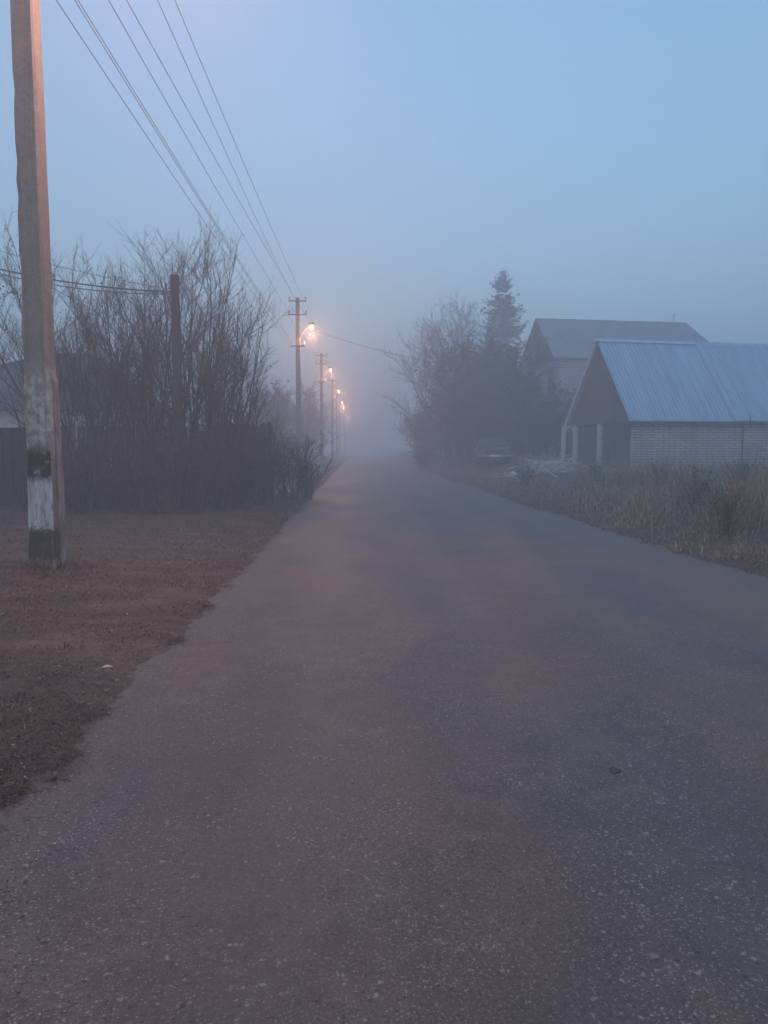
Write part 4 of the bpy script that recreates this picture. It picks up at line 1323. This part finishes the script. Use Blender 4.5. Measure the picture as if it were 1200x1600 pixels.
def lump(name, loc, sx, sy, sz, mat, label, cat, seed=0, rough=0.25):
    rr = random.Random(seed)
    V, F_ = [], []
    nu, nv = 12, 7
    for j in range(nv + 1):
        th_ = math.pi * j / nv
        for i in range(nu):
            ph = 2 * math.pi * i / nu
            k = 1 + rough * math.sin(3.1 * ph + seed) * math.sin(th_) * 0.5 + rr.gauss(0, rough * 0.2)
            V.append((sx * k * math.sin(th_) * math.cos(ph), sy * k * math.sin(th_) * math.sin(ph), sz * (k * 0.9) * math.cos(th_)))
    for j in range(nv):
        for i in range(nu):
            a, b = j * nu + i, j * nu + (i + 1) % nu
            F_.append((a, a + nu, b + nu, b))
    o = MB().add(V, F_).build(name, M[mat], smooth=True)
    o.location = loc
    return tag(o, label, cat)
p = at(801, 726, 31.0)
lump('plastic_bag', (p.x, 31.0, gz_at(p.x, 31) + 0.13), 0.17, 0.12, 0.16, 'plastic', 'small crumpled white bag on the bank left of the brush heap', 'bag', 3, 0.6)
def ground_hit(px, py):
    d = at(px, py, 10) - Vector((0, 0, CAM_Z))
    t = -CAM_Z / d.z
    return Vector((0, 0, CAM_Z)) + d * t
q = ground_hit(1022, 1503)
lump('road_stone', (q.x, q.y, 0.018), 0.016, 0.013, 0.009, 'stone', 'small pale flat stone set on the asphalt near the bottom right', 'stone', 2)
q = ground_hit(960, 1210)
n = 18
rr = random.Random(3)
pt = [(0.030 * (1 + rr.gauss(0, 0.18)) * math.cos(2 * math.pi * i / n), 0.036 * (1 + rr.gauss(0, 0.18)) * math.sin(2 * math.pi * i / n)) for i in range(n)]
o = MB().prism(pt, 'z', -0.004, 0.001).build('tar_patch', M['tar'])
o.location = (q.x, q.y, 0.03 * (1 - ((q.x - 1.5) / 3.8) ** 2) * 0.6 + 0.003)
tag(o, 'small dark tar spot on the road at the right', 'tar spot')
def curled_leaf(name, px, py, size, label):
    q = ground_hit(px, py)
    z = max(gz_at(q.x, q.y), 0) + 0.035
    V, F_ = [], []
    for i in range(7):
        t = i / 6
        w = size * 0.22 * math.sin(math.pi * min(max(t, 0.06), 0.97)) + 0.001
        x = (t - 0.5) * size
        zz = 0.012 * math.cos((t - 0.5) * 3)
        V += [(x, -w, zz + 0.008), (x, 0, zz), (x, w, zz + 0.01)]
    for i in range(6):
        a = 3 * i
        F_ += [(a, a + 3, a + 4, a + 1), (a + 1, a + 4, a + 5, a + 2)]
    o = MB().add(V, F_).build(name, M['pale_bark'], smooth=True)
    o.modifiers.new('thickness', 'SOLIDIFY').thickness = 0.0012
    o.location, o.rotation_euler = (q.x, q.y, z), (0.1, 0.1, 0.5)
    tag(o, label, 'leaf')
curled_leaf('fallen_leaf', 168, 1062, 0.075, 'pale curled leaf lying alone on the left verge')
q = ground_hit(452, 774)
lump('litter', (q.x, q.y, max(gz_at(q.x, q.y), 0) + 0.10), 0.05, 0.035, 0.03, 'plastic', 'tiny white scrap at the foot of the road edge bush', 'litter', 5)

# taller weeds on the bank as plants of their own
G_W = 'dark weed plants on the right bank'
weeds = [(1085, 790, 14.5, 0.62, 'twig', 'dark branched weed plant in front of the barn wall'), (935, 775, 24.0, 0.6, 'twig', 'dark low weed clump below the barn doors'),
         (1165, 760, 17.5, 0.75, 'twig', 'dark tall weed plant at the right edge before the barn'), (1135, 850, 11.4, 0.6, 'red', 'russet red weed clump on the bank at the right'),
         (820, 762, 26.0, 0.7, 'twig', 'dark scrubby weed at the foot of the brush heap'), (1030, 770, 19.5, 0.55, 'twig', 'dark weed clump below the corner of the barn')]
for i, (px, py, y, h, kind, lab) in enumerate(weeds):
    p = at(px, py, y)
    S, T, L = shrub(seed=600 + i, h=h, stems=11, spread=0.55, twig_r=0.0035, dens=1.3, leaf_p=0.5, lo=0.15, leaf_size=0.05)
    o = empty('weed_plant', (p.x, y, gz_at(p.x, y)), i, lab, 'weed', G_W)
    mt = M['red_weed'] if kind == 'red' else M['weed_stem']
    S.build('stems', mt, o); T.build('twigs', mt, o)
    if L.n: L.build('leaves', M['red_weed'] if kind == 'red' else M['under_leaf'], o)

# ------------------------------------------------------------------ haze
hz = MB().box(-420, 420, -80, 930, -1.3, 24.0).build('haze', M['ground'])
hm = bpy.data.materials.new('evening_fog')
hm.use_nodes = True
nt = hm.node_tree
nt.nodes.clear()
pv = nt.nodes.new('ShaderNodeVolumePrincipled')
pv.inputs['Color'].default_value = (0.90, 0.94, 1.0, 1)
pv.inputs['Density'].default_value = 0.0156
pv.inputs['Anisotropy'].default_value = 0.35
ou = nt.nodes.new('ShaderNodeOutputMaterial')
nt.links.new(pv.outputs[0], ou.inputs['Volume'])
hz.data.materials.clear()
hz.data.materials.append(hm)
tag(hz, kind='stuff')
